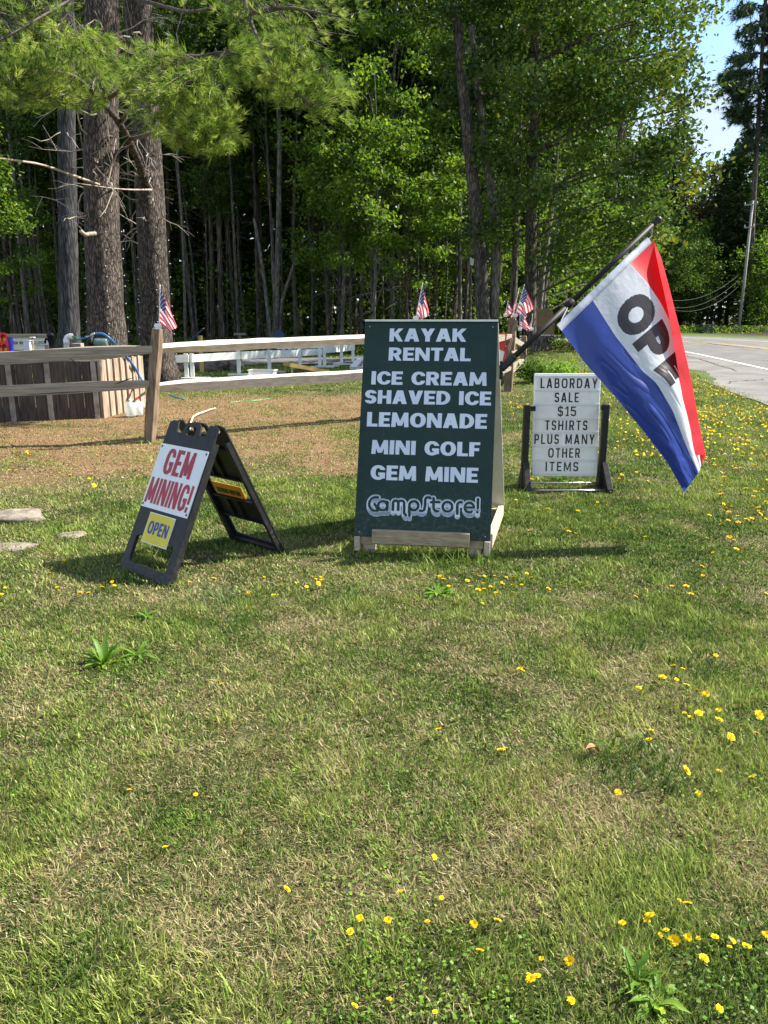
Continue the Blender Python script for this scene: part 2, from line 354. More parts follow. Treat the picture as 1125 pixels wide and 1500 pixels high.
# ------------------------------------------------------------------ mesh building
def tag(o, label=None, cat=None, group=None, kind=None):
    if label: o['label'] = label
    if cat: o['category'] = cat
    if group: o['group'] = group
    if kind: o['kind'] = kind
    return o
def thing(name, loc=(0, 0, 0), rz=0.0, label=None, cat=None, group=None):
    o = bpy.data.objects.new(name, None); COL.objects.link(o); o.location = loc; o.rotation_euler = (0, 0, rz)
    o.empty_display_size = 0.1
    return tag(o, label, cat, group)
def fastmesh(name, V, sizes, loops, mats, mi=None, col=None, smooth=False):
    me = bpy.data.meshes.new(name)
    V = np.ascontiguousarray(V, np.float32); loops = np.ascontiguousarray(loops, np.int32); sizes = np.asarray(sizes, np.int32)
    me.vertices.add(len(V)); me.vertices.foreach_set('co', V.ravel())
    me.loops.add(len(loops)); me.loops.foreach_set('vertex_index', loops)
    st = np.zeros(len(sizes), np.int32); st[1:] = np.cumsum(sizes)[:-1]
    me.polygons.add(len(sizes)); me.polygons.foreach_set('loop_start', st)
    if mi is not None: me.polygons.foreach_set('material_index', np.asarray(mi, np.int32))
    me.polygons.foreach_set('use_smooth', np.full(len(sizes), smooth, bool))
    for m in mats: me.materials.append(M[m])
    if col is not None:
        a = me.color_attributes.new('Col', 'FLOAT_COLOR', 'POINT')
        c4 = np.ones((len(V), 4), np.float32); c4[:, :3] = col; a.data.foreach_set('color', c4.ravel())
    me.update(calc_edges=True); me.validate()
    return me
def link(name, me, parent=None, origin=None):
    o = bpy.data.objects.new(name, me); COL.objects.link(o)
    if parent is not None: o.parent = parent
    return o
class MB:
    """Collects boxes, tubes, prisms; build() links them as one mesh object. Points are in world space unless local=True."""
    def __init__(s): s.V = []; s.F = []; s.mi = []; s.cur = 0
    def add(s, vs, fs):
        k = len(s.V); s.V += [tuple(v) for v in vs]; s.F += [[i + k for i in f] for f in fs]; s.mi += [s.cur] * len(fs)
        return s
    def box(s, c, sz, ax=None):
        c = Vector(c); X, Y, Z = ax if ax else (Vector((1, 0, 0)), Vector((0, 1, 0)), Vector((0, 0, 1)))
        hx, hy, hz = [v / 2 for v in sz]
        vs = [c + X * hx * i + Y * hy * j + Z * hz * k for k in (-1, 1) for j in (-1, 1) for i in (-1, 1)]
        return s.add(vs, [[0, 2, 3, 1], [4, 5, 7, 6], [0, 1, 5, 4], [2, 6, 7, 3], [0, 4, 6, 2], [1, 3, 7, 5]])
    def bar(s, a, b, w, h, up=(0, 0, 1), seg=1, wob=0, rnd=None, taper=None):
        """A rectangular bar from a to b, w wide and h high, with optional hewn wobble."""
        a = Vector(a); b = Vector(b); d = (b - a).normalized(); up = Vector(up); sx = d.cross(up).normalized(); uz = sx.cross(d).normalized()
        vs = []; fs = []
        for i in range(seg + 1):
            t = i / seg; c = a.lerp(b, t); f = 1.0 if taper is None else taper(t)
            for (p, q) in ((-1, -1), (1, -1), (1, 1), (-1, 1)):
                jx = (rnd.uniform(-wob, wob) if rnd else 0); jz = (rnd.uniform(-wob, wob) if rnd else 0)
                vs.append(c + sx * (p * w / 2 * f + jx) + uz * (q * h / 2 * f + jz))
        for i in range(seg):
            for k in range(4):
                k2 = (k + 1) % 4; fs.append([i * 4 + k, i * 4 + k2, i * 4 + 4 + k2, i * 4 + 4 + k])
        fs.append([3, 2, 1, 0]); fs.append([seg * 4 + k for k in range(4)])
        return s.add(vs, fs)
    def tube(s, pts, rad, n=8, cap=True):
        pts = [Vector(p) for p in pts]
        if not hasattr(rad, '__len__'): rad = [rad] * len(pts)
        vs = []; fs = []; ref = None
        for i, p in enumerate(pts):
            d = (pts[min(i + 1, len(pts) - 1)] - pts[max(i - 1, 0)]).normalized()
            if ref is None:
                ref = d.orthogonal().normalized()
            else:
                ref = (ref - d * ref.dot(d))
                ref = ref.normalized() if ref.length > 1e-6 else d.orthogonal().normalized()
            q = d.cross(ref)
            for k in range(n):
                a = 2 * math.pi * k / n; vs.append(p + (ref * math.cos(a) + q * math.sin(a)) * rad[i])
        for i in range(len(pts) - 1):
            for k in range(n):
                k2 = (k + 1) % n; fs.append([i * n + k, i * n + k2, (i + 1) * n + k2, (i + 1) * n + k])
        if cap: fs.append([n - 1 - k for k in range(n)]); fs.append([(len(pts) - 1) * n + k for k in range(n)])
        return s.add(vs, fs)
    def lathe(s, c, prof, n=16, axis=(0, 0, 1)):
        ax = Vector(axis).normalized(); r0 = ax.orthogonal().normalized(); q = ax.cross(r0); c = Vector(c)
        vs = []; fs = []
        for (r, z) in prof:
            for k in range(n):
                a = 2 * math.pi * k / n; vs.append(c + ax * z + (r0 * math.cos(a) + q * math.sin(a)) * r)
        for i in range(len(prof) - 1):
            for k in range(n):
                k2 = (k + 1) % n; fs.append([i * n + k, i * n + k2, (i + 1) * n + k2, (i + 1) * n + k])
        fs.append([n - 1 - k for k in range(n)]); fs.append([(len(prof) - 1) * n + k for k in range(n)])
        return s.add(vs, fs)
    def build(s, name, mats, parent=None, smooth=False, bevel=0.0, local=False, origin=None):
        me = bpy.data.meshes.new(name)
        off = Vector((0, 0, 0))
        if not local:
            if parent is not None:
                r = parent
                while r is not None: off += Vector(r.location); r = r.parent
            elif origin is not None: off = Vector(origin)
        me.from_pydata([tuple(Vector(v) - off) for v in s.V], [], s.F)
        for m in (mats if isinstance(mats, (list, tuple)) else [mats]): me.materials.append(M[m])
        me.polygons.foreach_set('material_index', s.mi)
        if smooth: me.polygons.foreach_set('use_smooth', [True] * len(me.polygons))
        me.update()
        o = link(name, me, parent)
        if parent is None and origin is not None: o.location = origin
        if bevel:
            b = o.modifiers.new('bevel', 'BEVEL'); b.width = bevel; b.segments = 2; b.limit_method = 'ANGLE'; b.angle_limit = R(40)
            for p in me.polygons: p.use_smooth = True
            w = o.modifiers.new('wn', 'WEIGHTED_NORMAL'); w.keep_sharp = True
        return o
def slab(contours, thick, bevel=0.0):
    """Filled outlines (the later ones are holes) given thickness: a list of verts (x, y, z) and faces."""
    cu = bpy.data.curves.new('outline', 'CURVE'); cu.dimensions = '2D'; cu.fill_mode = 'BOTH'
    cu.extrude = thick / 2 - bevel; cu.bevel_depth = bevel; cu.bevel_resolution = 1
    for c in contours:
        sp = cu.splines.new('POLY'); sp.points.add(len(c) - 1); sp.use_cyclic_u = True
        for p, (x, y) in zip(sp.points, c): p.co = (x, y, 0, 1)
    ob = bpy.data.objects.new('outline', cu); COL.objects.link(ob)
    dg = bpy.context.evaluated_depsgraph_get(); dg.update()
    me = bpy.data.meshes.new_from_object(ob.evaluated_get(dg))
    V = [v.co.copy() for v in me.vertices]; Fs = [list(p.vertices) for p in me.polygons]
    bpy.data.objects.remove(ob); bpy.data.curves.remove(cu); bpy.data.meshes.remove(me)
    return V, Fs
def rrect(x0, y0, x1, y1, r, n=5):
    out = []
    for cx, cy, a0 in ((x1 - r, y1 - r, 0), (x0 + r, y1 - r, 90), (x0 + r, y0 + r, 180), (x1 - r, y0 + r, 270)):
        for i in range(n + 1):
            a = R(a0 + 90 * i / n); out.append((cx + r * math.cos(a), cy + r * math.sin(a)))
    return out

# ------------------------------------------------------------------ lettering
WID = dict(A=.98, B=.86, C=.9, D=.92, E=.74, F=.7, G=.96, H=.92, I=.3, K=.9, L=.7, M=1.14, N=.96, O=1.02, P=.82, R=.88, S=.78, T=.8, U=.9, V=.98, Y=.92)
WID.update({'$': .78, '1': .5, '5': .78, '!': .3, ' ': .42, 'X': .95})
def glyph(ch, X, Y, w, tv, th, n=2.3):
    """True where the letter's ink is, for x in 0..w and y in 0..1; tv is the stem, th the arm thickness."""
    rect = lambda x0, y0, x1, y1: (X >= x0) & (X <= x1) & (Y >= y0) & (Y <= y1)
    def seg(x0, y0, x1, y1, t): return (np.abs(X - (x0 + (x1 - x0) * (Y - y0) / (y1 - y0))) <= t / 2) & (Y >= min(y0, y1)) & (Y <= max(y0, y1))
    def ell(cx, cy, rx, ry): return np.abs((X - cx) / max(rx, 1e-4)) ** n + np.abs((Y - cy) / max(ry, 1e-4)) ** n <= 1
    def ring(x0, y0, x1, y1, a=tv, b=th):
        cx, cy, rx, ry = (x0 + x1) / 2, (y0 + y1) / 2, (x1 - x0) / 2, (y1 - y0) / 2
        return ell(cx, cy, rx, ry) & ~ell(cx, cy, rx - a, ry - b)
    def bowl(y0, y1, x1):
        ry = (y1 - y0) / 2; rx = min(x1 * .62, ry * 1.25); xc = x1 - rx; cy = (y0 + y1) / 2
        o = (rect(0, y0, xc, y1) | (ell(xc, cy, rx, ry) & (X > xc)))
        i = (rect(tv, y0 + th, xc, y1 - th) | (ell(xc, cy, rx - tv * .95, ry - th) & (X > xc)))
        return o & ~i
    d = tv * 1.08
    if ch == 'A': return seg(d / 2, 0, w / 2 - d * .1, 1, d) | seg(w - d / 2, 0, w / 2 + d * .1, 1, d) | (rect(d * .7, .2, w - d * .7, .2 + th) & (np.abs(X - w / 2) < (1 - Y) * w / 2))
    if ch == 'B': return bowl(0, .5 + th / 2, w) | bowl(.5 - th / 2, 1, w * .94)
    if ch == 'C': return ring(0, 0, w + tv * .25, 1) & ~((X > w * .62) & (Y > .33) & (Y < .67)) & (X < w)
    if ch == 'D': return bowl(0, 1, w)
    if ch == 'E': return rect(0, 0, tv, 1) | rect(0, 0, w, th) | rect(0, .5 - th / 2, w * .92, .5 + th / 2) | rect(0, 1 - th, w, 1)
    if ch == 'F': return rect(0, 0, tv, 1) | rect(0, .48 - th / 2, w * .92, .48 + th / 2) | rect(0, 1 - th, w, 1)
    if ch == 'G': return (ring(0, 0, w + tv * .1, 1) & ~((X > w * .55) & (Y > .46) & (Y < .68)) & (X < w)) | rect(w - tv, .1, w, .5) | rect(w * .52, .5 - th, w, .5)
    if ch == 'H': return rect(0, 0, tv, 1) | rect(w - tv, 0, w, 1) | rect(0, .5 - th / 2, w, .5 + th / 2)
    if ch == 'I': return rect(w / 2 - tv / 2, 0, w / 2 + tv / 2, 1)
    if ch == 'K': return rect(0, 0, tv, 1) | (seg(w - d / 2, 1, tv * .8, .4, d) & (X > tv * .9)) | (seg(w - d / 2, 0, tv + d * .3, .62, d) & (X > tv * .9))
    if ch == 'L': return rect(0, 0, tv, 1) | rect(0, 0, w, th)
    if ch == 'M': return seg(tv * .45, 0, tv * .6, 1, tv * .9) | seg(w - tv * .45, 0, w - tv * .6, 1, tv * .9) | seg(w / 2, .1, tv * .6, 1, tv * .85) | seg(w / 2, .1, w - tv * .6, 1, tv * .85)
    if ch == 'N': return rect(0, 0, tv * .85, 1) | rect(w - tv * .85, 0, w, 1) | seg(w - tv * .5, 0, tv * .5, 1, d)
    if ch == 'O': return ring(0, 0, w, 1)
    if ch == 'P': return rect(0, 0, tv, 1) | bowl(.4 - th / 4, 1, w)
    if ch == 'R': return rect(0, 0, tv, 1) | bowl(.42 - th / 4, 1, w * .96) | seg(w - d / 2, 0, w * .52, .46, d)
    if ch in 'S$':
        m = .5
        a = ring(0, m - th / 2, w, 1) & ((X < w * .55) & (Y > m) | (Y > m + (1 - m) * .5) & ~((X > w * .5) & (Y < .72)) | (Y < m + th / 2 + .02) & (X < w * .5))
        b = ring(0, 0, w, m + th / 2) & ((X > w * .45) & (Y < m + th) | (Y < m * .5) & ~((X < w * .5) & (Y > .28)))
        c = rect(w * .25, m - th / 2, w * .75, m + th / 2)
        g = a | b | c
        return g | (rect(w / 2 - th / 3, -.12, w / 2 + th / 3, 1.12) if ch == '$' else False)
    if ch == 'T': return rect(w / 2 - tv / 2, 0, w / 2 + tv / 2, 1) | rect(0, 1 - th, w, 1)
    if ch == 'U': return rect(0, .35, tv, 1) | rect(w - tv, .35, w, 1) | (ring(0, 0, w, .8) & (Y < .4))
    if ch == 'V': return seg(w / 2, 0, d / 2, 1, d) | seg(w / 2, 0, w - d / 2, 1, d)
    if ch == 'Y': return (seg(w / 2, .38, d / 2, 1, d) | seg(w / 2, .38, w - d / 2, 1, d)) | rect(w / 2 - tv / 2, 0, w / 2 + tv / 2, .5)
    if ch == '1': return rect(w * .5, 0, w * .5 + tv, 1) | (seg(w * .05, .72, w * .62, 1, tv * 1.1) & (X < w * .6)) | rect(w * .1, 0, w, th * .9)
    if ch == '5': return rect(0, .5, tv, 1) | rect(0, 1 - th, w * .92, 1) | (ring(0, 0, w, .66) & ~((X < w * .5) & (Y > .25) & (Y < .5)))
    if ch == '!': return rect(w / 2 - tv / 2, .3, w / 2 + tv / 2, 1) | rect(w / 2 - tv / 2, 0, w / 2 + tv / 2, .2)
    return X < -9
def runs(mask, x0, y0, cell):
    """The ink of a boolean raster as merged rectangles (x0, y0, x1, y1)."""
    out = []; prev = {}
    for j in range(mask.shape[0] + 1):
        cur = {}
        if j < mask.shape[0]:
            r = np.concatenate(([0], mask[j].astype(np.int8), [0])); d = np.diff(r)
            for a, b in zip(np.where(d == 1)[0], np.where(d == -1)[0]): cur[(a, b)] = prev.get((a, b), j)
        for k, j0 in prev.items():
            if k not in cur: out.append((x0 + k[0] * cell, y0 + j0 * cell, x0 + k[1] * cell, y0 + j * cell))
        prev = cur
    return out
def text_mask(txt, x0, x1, y0, y1, tv=.27, th=.2, gap=.12, n=2.3, cell=.0012, extra=.0):
    """Raster of a line of letters fitted into x0..x1, y0..y1 (metres)."""
    H = y1 - y0; ws = [WID[c] for c in txt]
    tot = sum(ws) + gap * (len(txt) - 1)
    k = (x1 - x0) / (tot * H)                     # horizontal squeeze
    pad = int(.15 * H / cell) + 1
    nx = int((x1 - x0) / cell) + 2; ny = int(H / cell) + 2 * pad
    Xg, Yg = np.meshgrid((np.arange(nx) + .5) * cell, (np.arange(ny) - pad + .5) * cell)
    m = np.zeros((ny, nx), bool); cx = 0.0
    for c, w in zip(txt, ws):
        if c != ' ': m |= glyph(c, Xg / H / max(k, 1e-6) - cx, Yg / H, w, min(tv / max(k, .55), w), th, n)
        cx += w + gap
    return runs(m, x0, y0 - pad * cell, cell)
def letters(name, pl, rects, mat_, lift, parent, thick=0.0):
    mb = MB()
    for (a, b, c, d) in rects:
        mb.add([pl.pt(a, b, lift), pl.pt(c, b, lift), pl.pt(c, d, lift), pl.pt(a, d, lift)], [[0, 1, 2, 3]])
    return mb.build(name, mat_, parent)

# ------------------------------------------------------------------ the setting: ground, road, gravel
def gh(x, y):
    x = np.asarray(x, float); y = np.asarray(y, float)
    return 0.022 * (fbm(x, y, 1.6, 5) - 0.5) + 0.62 * np.exp(-((x - 5.3) ** 2 / 2.2 ** 2 + (y - 24.5) ** 2 / 4.2 ** 2))
RY = [-10, 5, 15, 22.5, 34, 44, 52, 60, 70, 84]
RX = [5.2, 8.1, 9.95, 11.3, 13.3, 14.1, 13.2, 10.8, 5.2, -5.5]      # the near white edge line
def road_pts(off, n=90):
    yy = np.linspace(RY[0], RY[-1], n * 4)
    cx = np.interp(yy, RY, RX)
    for _ in range(60): cx[1:-1] = 0.25 * cx[:-2] + 0.5 * cx[1:-1] + 0.25 * cx[2:]
    P = np.stack([cx, yy], 1); T = np.gradient(P, axis=0); T /= np.linalg.norm(T, axis=1)[:, None]
    N_ = np.stack([T[:, 1], -T[:, 0]], 1)
    return (P + N_ * off)[::4]
def edge_x(y):
    p = road_pts(-2.75); return np.interp(y, p[:, 1], p[:, 0])
def strip(name, offs, z, m, kind='structure', label=None, jag=0.0, dash=None, sub=1):
    rows = [road_pts(o) for o in offs]
    if jag:
        k = rows[0]; k += (np.random.RandomState(3).rand(*k.shape) - .5) * jag
    mb = MB(); n = len(rows[0])
    for r in rows: pass
    vs = [(p[0], p[1], z) for r in rows for p in r]; fs = []
    for j in range(len(rows) - 1):
        for i in range(n - 1):
            fs.append([j * n + i, (j + 1) * n + i, (j + 1) * n + i + 1, j * n + i + 1])
    mb.add(vs, fs)
    o = mb.build(name, m); return tag(o, label, None, None, kind)

gx = np.unique(np.concatenate([np.linspace(-260, -14, 42), np.linspace(-14, 14, 190), np.linspace(14, 300, 48)]))
gy = np.unique(np.concatenate([np.linspace(-40, 0, 12), np.linspace(0, 16, 130), np.linspace(16, 40, 90), np.linspace(40, 420, 60)]))
GX, GY = np.meshgrid(gx, gy); GZ = gh(GX, GY)
def zones(x, y):
    n = fbm(x, y, 1.3, 21) - .5
    brown = sst(7.2, 8.9, y + 2.4 * n) * (1 - sst(-.2, 2.0, x + 2.5 * n)) * (1 - sst(14.5, 17.5, y))
    lush = sst(2.4, 5.0, x - 0.10 * (y - 6) + 1.2 * n)
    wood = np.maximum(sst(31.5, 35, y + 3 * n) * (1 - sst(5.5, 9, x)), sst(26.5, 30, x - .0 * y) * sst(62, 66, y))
    return brown, lush, wood
bz, lz, wz = zones(GX, GY)
n1 = fbm(GX, GY, .45, 31); n2 = fbm(GX, GY, 2.3, 33)
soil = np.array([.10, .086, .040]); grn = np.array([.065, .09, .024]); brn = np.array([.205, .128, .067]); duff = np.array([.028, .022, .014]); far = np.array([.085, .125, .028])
gc = soil[None, None] * (1 - n1[..., None]) + grn * n1[..., None]
fy = sst(15, 24, GY)[..., None]
gc = gc * (1 - fy) + fy * (far * (.55 + .9 * n2[..., None]))
gc = gc * (1 - bz[..., None]) + bz[..., None] * brn * (.75 + .5 * n1[..., None])
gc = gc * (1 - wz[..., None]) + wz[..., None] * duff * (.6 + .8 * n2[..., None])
ny_, nx_ = GX.shape
idx = np.arange(ny_ * nx_).reshape(ny_, nx_)
q = np.stack([idx[:-1, :-1], idx[:-1, 1:], idx[1:, 1:], idx[1:, :-1]], -1).reshape(-1, 4)
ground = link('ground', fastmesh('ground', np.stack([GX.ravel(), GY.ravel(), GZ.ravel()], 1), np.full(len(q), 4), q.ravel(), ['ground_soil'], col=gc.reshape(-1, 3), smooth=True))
tag(ground, 'lawn ground with dry brown patches running back to the dark woods', kind='structure')

strip('road_shoulder', [-2.75, -1.2, .05], .024, 'asphalt_shoulder', label='pale worn asphalt shoulder between the lawn and the white line', jag=.16)
strip('road', [.05, 5, 10, 13.2], .028, 'asphalt', label='grey asphalt road curving away behind the flag')
strip('road_edge_line', [0, .14], .033, 'road_white', label='near white edge line painted on the road')
strip('road_centre_line', [4.95, 5.08], .033, 'road_yellow', label='double yellow centre line, strip nearer the lawn')
strip('road_centre_line', [5.24, 5.37], .033, 'road_yellow', label='double yellow centre line, strip nearer the far woods')
strip('road_far_edge_line', [9.95, 10.1], .033, 'road_white', label='far white edge line painted on the road')
mb = MB(); rnd = random.Random(8)
def crack(p0, p1, w):
    p0 = Vector(p0); p1 = Vector(p1); n = 24; last = None; d = (p1 - p0).normalized(); s = Vector((-d.y, d.x, 0)); off = 0
    for i in range(n + 1):
        off += rnd.uniform(-.06, .06); c = p0.lerp(p1, i / n) + s * off; c.z = .035; ww = w * rnd.uniform(.5, 1.3)
        cur = (c - s * ww, c + s * ww)
        if last: mb.add([last[0], last[1], cur[1], cur[0]], [[0, 1, 2, 3]])
        last = cur
for a, b, w in (((1045, 505), (1125, 512), .05), ((1010, 500), (1080, 508), .06), ((1062, 563), (1125, 558), .025), ((1085, 528), (1125, 530), .03), ((1005, 522), (1060, 545), .02)):
    crack(gp(*a), gp(*b), w)
tag(mb.build('road_crack', 'crack_tar'), 'dark tar-filled cracks running across the grey road', kind='structure')

mb = MB(); pts = []
for i in range(40):
    t = i / 39; x = -11 + 13 * t; pts.append((x, 24.6 + 2.6 * t + .35 * math.sin(i * .9), 29.5 + 1.2 * t + .5 * math.sin(i * .6 + 1)))
vs = []
for x, a, b in pts: vs += [(x, a, .03), (x, (a + b) / 2, .05), (x, b, .03)]
fs = []
for i in range(39):
    for k in range(2): fs.append([i * 3 + k, i * 3 + 3 + k, i * 3 + 4 + k, i * 3 + 1 + k])
mb.add(vs, fs); tag(mb.build("gravel_path", "gravel"), 'dark gravel strip running behind the low white barriers', kind='structure')

# ------------------------------------------------------------------ the big green sandwich board
yawK, leanK = .144, .345
KO = Vector((.254, 5.018, .13)); KW, KH = .931, 1.52
K = Plane(KO, yawK, leanK)
ks = thing('sandwich_board', (KO.x + K.b.x * .5, KO.y + K.b.y * .5, 0), 0, 'tall dark green wooden sandwich board with kayak rental lettering on a lumber base', 'sign')
def board(pl, w, h, th):
    mb = MB(); mb.box(pl.pt(0, h / 2, -th / 2), (w, th, h), (pl.r, pl.n * -1, pl.u)); return mb
fpan = board(K, KW, KH, .018).build('front_panel', 'green_paint', ks, bevel=.0025)
rects = []
def kline(t, x0, x1, y0, y1):
    a0, b0 = K.uv(480 + x0 / 2.4457, 440 + (y0 + y1) / 2 / 2.4457); a1, b1 = K.uv(480 + x1 / 2.4457, 440 + (y0 + y1) / 2 / 2.4457)
    _, bt = K.uv(480 + (x0 + x1) / 4.8914, 440 + y0 / 2.4457); _, bb = K.uv(480 + (x0 + x1) / 4.8914, 440 + y1 / 2.4457)
    return text_mask(t, a0, a1, bb, bt, tv=.335, th=.2, gap=.085, n=2.15, cell=.0012)
for row in (('KAYAK', 222, 497, 101, 148), ('RENTAL', 219, 513, 170, 217), ('ICE CREAM', 157, 570, 256, 304), ('SHAVED ICE', 134, 586, 324, 373),
            ('LEMONADE', 141, 571, 404, 456), ('MINI GOLF', 157, 546, 504, 555), ('GEM MINE', 154, 539, 595, 648)):
    rects += kline(*row)
letters('lettering', K, rects, 'letter_white', .0016, fpan)
# the rounded script name with its outline and drop shadow
ax0, ay0, sc = 520, 700, 1 / 5.114
def arc(cx, cy, rx, ry, a0, a1, n=22): return [(cx + rx * math.cos(R(a0 + (a1 - a0) * i / n)), cy - ry * math.sin(R(a0 + (a1 - a0) * i / n))) for i in range(n + 1)]
ST = [arc(158, 196, 52, 52, 75, 285) + [(158, 212), (146, 196)],
      arc(207, 208, 34, 34, 0, 360), [(241, 180), (241, 240)],
      [(284, 240), (284, 185)], arc(304, 190, 20, 20, 180, 0) + [(324, 240)], arc(346, 190, 22, 20, 180, 0) + [(368, 262), (380, 280)],
      [(407, 282), (407, 210)], arc(440, 208, 34, 34, 0, 360),
      arc(548, 165, 22, 20, 40, 180) + [(526, 200), (520, 228)] + arc(498, 230, 22, 18, 0, -120),
      [(588, 152), (588, 215)] + arc(614, 222, 26, 28, 180, 285), [(570, 182), (632, 182)],
      arc(692, 216, 36, 36, 0, 360), [(766, 268), (766, 205)] + arc(790, 205, 24, 24, 180, 70),
      [(830, 222), (884, 222)] + arc(856, 222, 34, 36, 0, 300), [(920, 160), (920, 226)], [(916, 256), (916, 258)]]
gxs, gys = np.meshgrid(np.arange(60, 960, 1.2), np.arange(100, 330, 1.2))
dist = np.full(gxs.shape, 1e9)
for st in ST:
    for (x0, y0), (x1, y1) in zip(st[:-1], st[1:]):
        dx, dy = x1 - x0, y1 - y0; L2 = dx * dx + dy * dy + 1e-9
        t = np.clip(((gxs - x0) * dx + (gys - y0) * dy) / L2, 0, 1)
        dist = np.minimum(dist, np.hypot(gxs - x0 - t * dx, gys - y0 - t * dy))
fill = dist < 10
outl = dist < 20
sh = outl.copy()
for k in range(1, 19): sh[k:] |= outl[:-k]
def crop_rects(mask):
    out = []
    for (x0, y0, x1, y1) in runs(mask, 60, 100, 1.2):
        a0, b0 = K.uv(ax0 + x0 * sc, ay0 + y1 * sc); a1, b1 = K.uv(ax0 + x1 * sc, ay0 + y0 * sc); out.append((a0, b0, a1, b1))
    return out
letters('script_outline', K, crop_rects(sh & ~fill), 'letter_white', .0016, fpan)
# rear panel, spread behind, and the lumber base
topc = K.pt(0, KH, -.03)
K2 = Plane(topc + K.b * (KH * math.sin(leanK)) + K.r * .10 - Vector((0, 0, KH * math.cos(leanK))), yawK, -leanK)
K2.u = (topc - K2.o).normalized(); K2.n = K.r.cross(K2.u)      # the back leg of the board stands a little askew
rp = board(K2, KW, KH, .018).build('rear_panel', 'cream_board', ks, bevel=.0025)
mb = MB(); mb.bar(K.pt(-KW / 2, KH + .012, -.02), K.pt(KW / 2, KH + .012, -.02), .07, .012, up=(0, 0, 1)); mb.build('top_cap', 'white_paint', ks)  # white colour of the cap stands in for the top edge's highlight
mb = MB()
for a in (-1, 1):
    mb.bar(K2.pt(a * (KW / 2 - .16), .01, .0285), K2.pt(a * (KW / 2 - .16), KH - .1, .0285), .038, .038, up=K2.n)
mb.build('rear_frame', 'cream_board', ks)
fb = K.pt(0, 0, 0); Fz = Vector((0, 0, 1))
def base_pt(a, back, z): return Vector((KO.x, KO.y, 0)) + K.r * a + K.b * back + Fz * z
DEP = K2.o.dot(K.b) - KO.dot(K.b)
mb = MB(); mb.bar(base_pt(-KW / 2 + .045, .035, .098), base_pt(KW / 2 - .045, .035, .098), .038, .058); mb.build('base_rail', 'lumber_new', ks, bevel=.003)
mb = MB(); mb.bar(base_pt(-KW / 2 + .045, DEP + .0, .098), base_pt(KW / 2 - .045, DEP + .0, .098), .038, .058); mb.build('base_rail', 'lumber_new', ks, bevel=.003)
for a in (-1, 1):
    mb = MB(); mb.bar(base_pt(a * (KW / 2 - .022), -.012, .078), base_pt(a * (KW / 2 - .022) + .10, DEP + .06, .078), .038, .1); mb.build('side_rail', 'lumber_side', ks, bevel=.003)
    for bk in (.06, DEP - .06):
        mb = MB(); mb.bar(base_pt(a * (KW / 2 - .1) + .1 * (bk > .5), bk, -.02), base_pt(a * (KW / 2 - .1) + .1 * (bk > .5), bk, .115), .085, .06, up=K.b); mb.build('foot', 'lumber_side', ks, bevel=.003)
u0, v0 = K.uv(546, 779); u1, v1 = K.uv(688, 784)
mb = MB(); mb.bar(K.pt(u0, .055, .0) - K.b * .03 - Fz * .045, K.pt(u1, .055, .0) - K.b * .03 - Fz * .045, .038, .092); mb.build('ledge_board', 'lumber_new', ks, bevel=.003)
for a, b in ((-.43, .03), (.43, .03), (-.43, 1.48), (.43, 1.48)):
    mb = MB(); mb.lathe(K.pt(a, b, .0), [(.0035, .0), (.0035, .0015), (.0015, .002)], 8, K.n); mb.build('screw', 'steel', fpan)

# ------------------------------------------------------------------ flag pole and the OPEN flag
YF = 5.2
base = at(737, 538, 5.25); tip = at(966, 320, 5.56)
fp = thing('flag_pole', base, 0, 'slanted black flag pole fixed to the edge of the green board', 'flag pole')
mb = MB(); dv = (tip - base)
mb.tube([base, base + dv * .42], .0185, 12); mb.build('pole', 'black_metal', fp, smooth=True)
mb = MB(); mb.tube([base + dv * .42, base + dv * .985], .0165, 12); mb.build('upper_pole', 'black_metal', fp, smooth=True)
mb = MB(); mb.tube([base + dv * .395, base + dv * .40, base + dv * .44, base + dv * .445], [.019, .026, .026, .018], 12); mb.build('clamp_ring', 'black_metal', fp, smooth=True)
mb = MB(); mb.tube([base + dv * .955, base + dv * .96, base + dv * .975, base + dv * .98, base + dv * .99, base + dv * 1.0], [.0165, .021, .021, .0165, .027, .024], 12); mb.build('finial', 'black_plastic', fp, smooth=True)
mb = MB(); mb.box(base - Vector((.012, 0, .02)), (.016, .05, .12)); mb.tube([base - dv * .01, base + dv * .07], .025, 12); mb.tube([base + dv * .12, base + dv * .12 + Vector((.03, -.01, -.05))], .005, 6)
mb.build('bracket', 'black_metal', fp, bevel=.002)

def curve_px(pts, n):
    P = np.array(pts, float); d = np.concatenate([[0], np.cumsum(np.hypot(*np.diff(P, axis=0).T))]); d /= d[-1]
    t = np.linspace(0, 1, n); out = np.stack([np.interp(t, d, P[:, 0]), np.interp(t, d, P[:, 1])], 1)
    for _ in range(n // 10):
        out[1:-1] = .25 * out[:-2] + .5 * out[1:-1] + .25 * out[2:]
    return out
NT, NS = 300, 260
E0 = curve_px([(822, 484), (858, 533), (900, 580), (940, 628), (978, 678), (1002, 721)], NT)
BW = curve_px([(868, 439), (901, 491), (941, 543), (962, 561), (986, 602), (1004, 650), (1023, 693)], NT)
WR = curve_px([(922, 386), (947, 413), (968, 444), (983, 474), (996, 515), (1008, 563), (1019, 620), (1027, 682)], NT)
ER = curve_px([(957, 352), (968, 375), (979, 415), (996, 483), (1012, 553), (1025, 626), (1034, 667)], NT)
EL = curve_px([(957, 352), (966, 398), (977, 447), (988, 509), (996, 561), (1004, 613), (1009, 666)], NT)
tt = np.linspace(0, 1, NT)[:, None]; ss = np.linspace(0, 1, NS)[None, :]
SF = .985 - .17 * sst(0, .35, tt)                        # where the top edge folds over
def seg_lerp(A, B, f): return A[:, None, :] * (1 - f[..., None]) + B[:, None, :] * f[..., None]
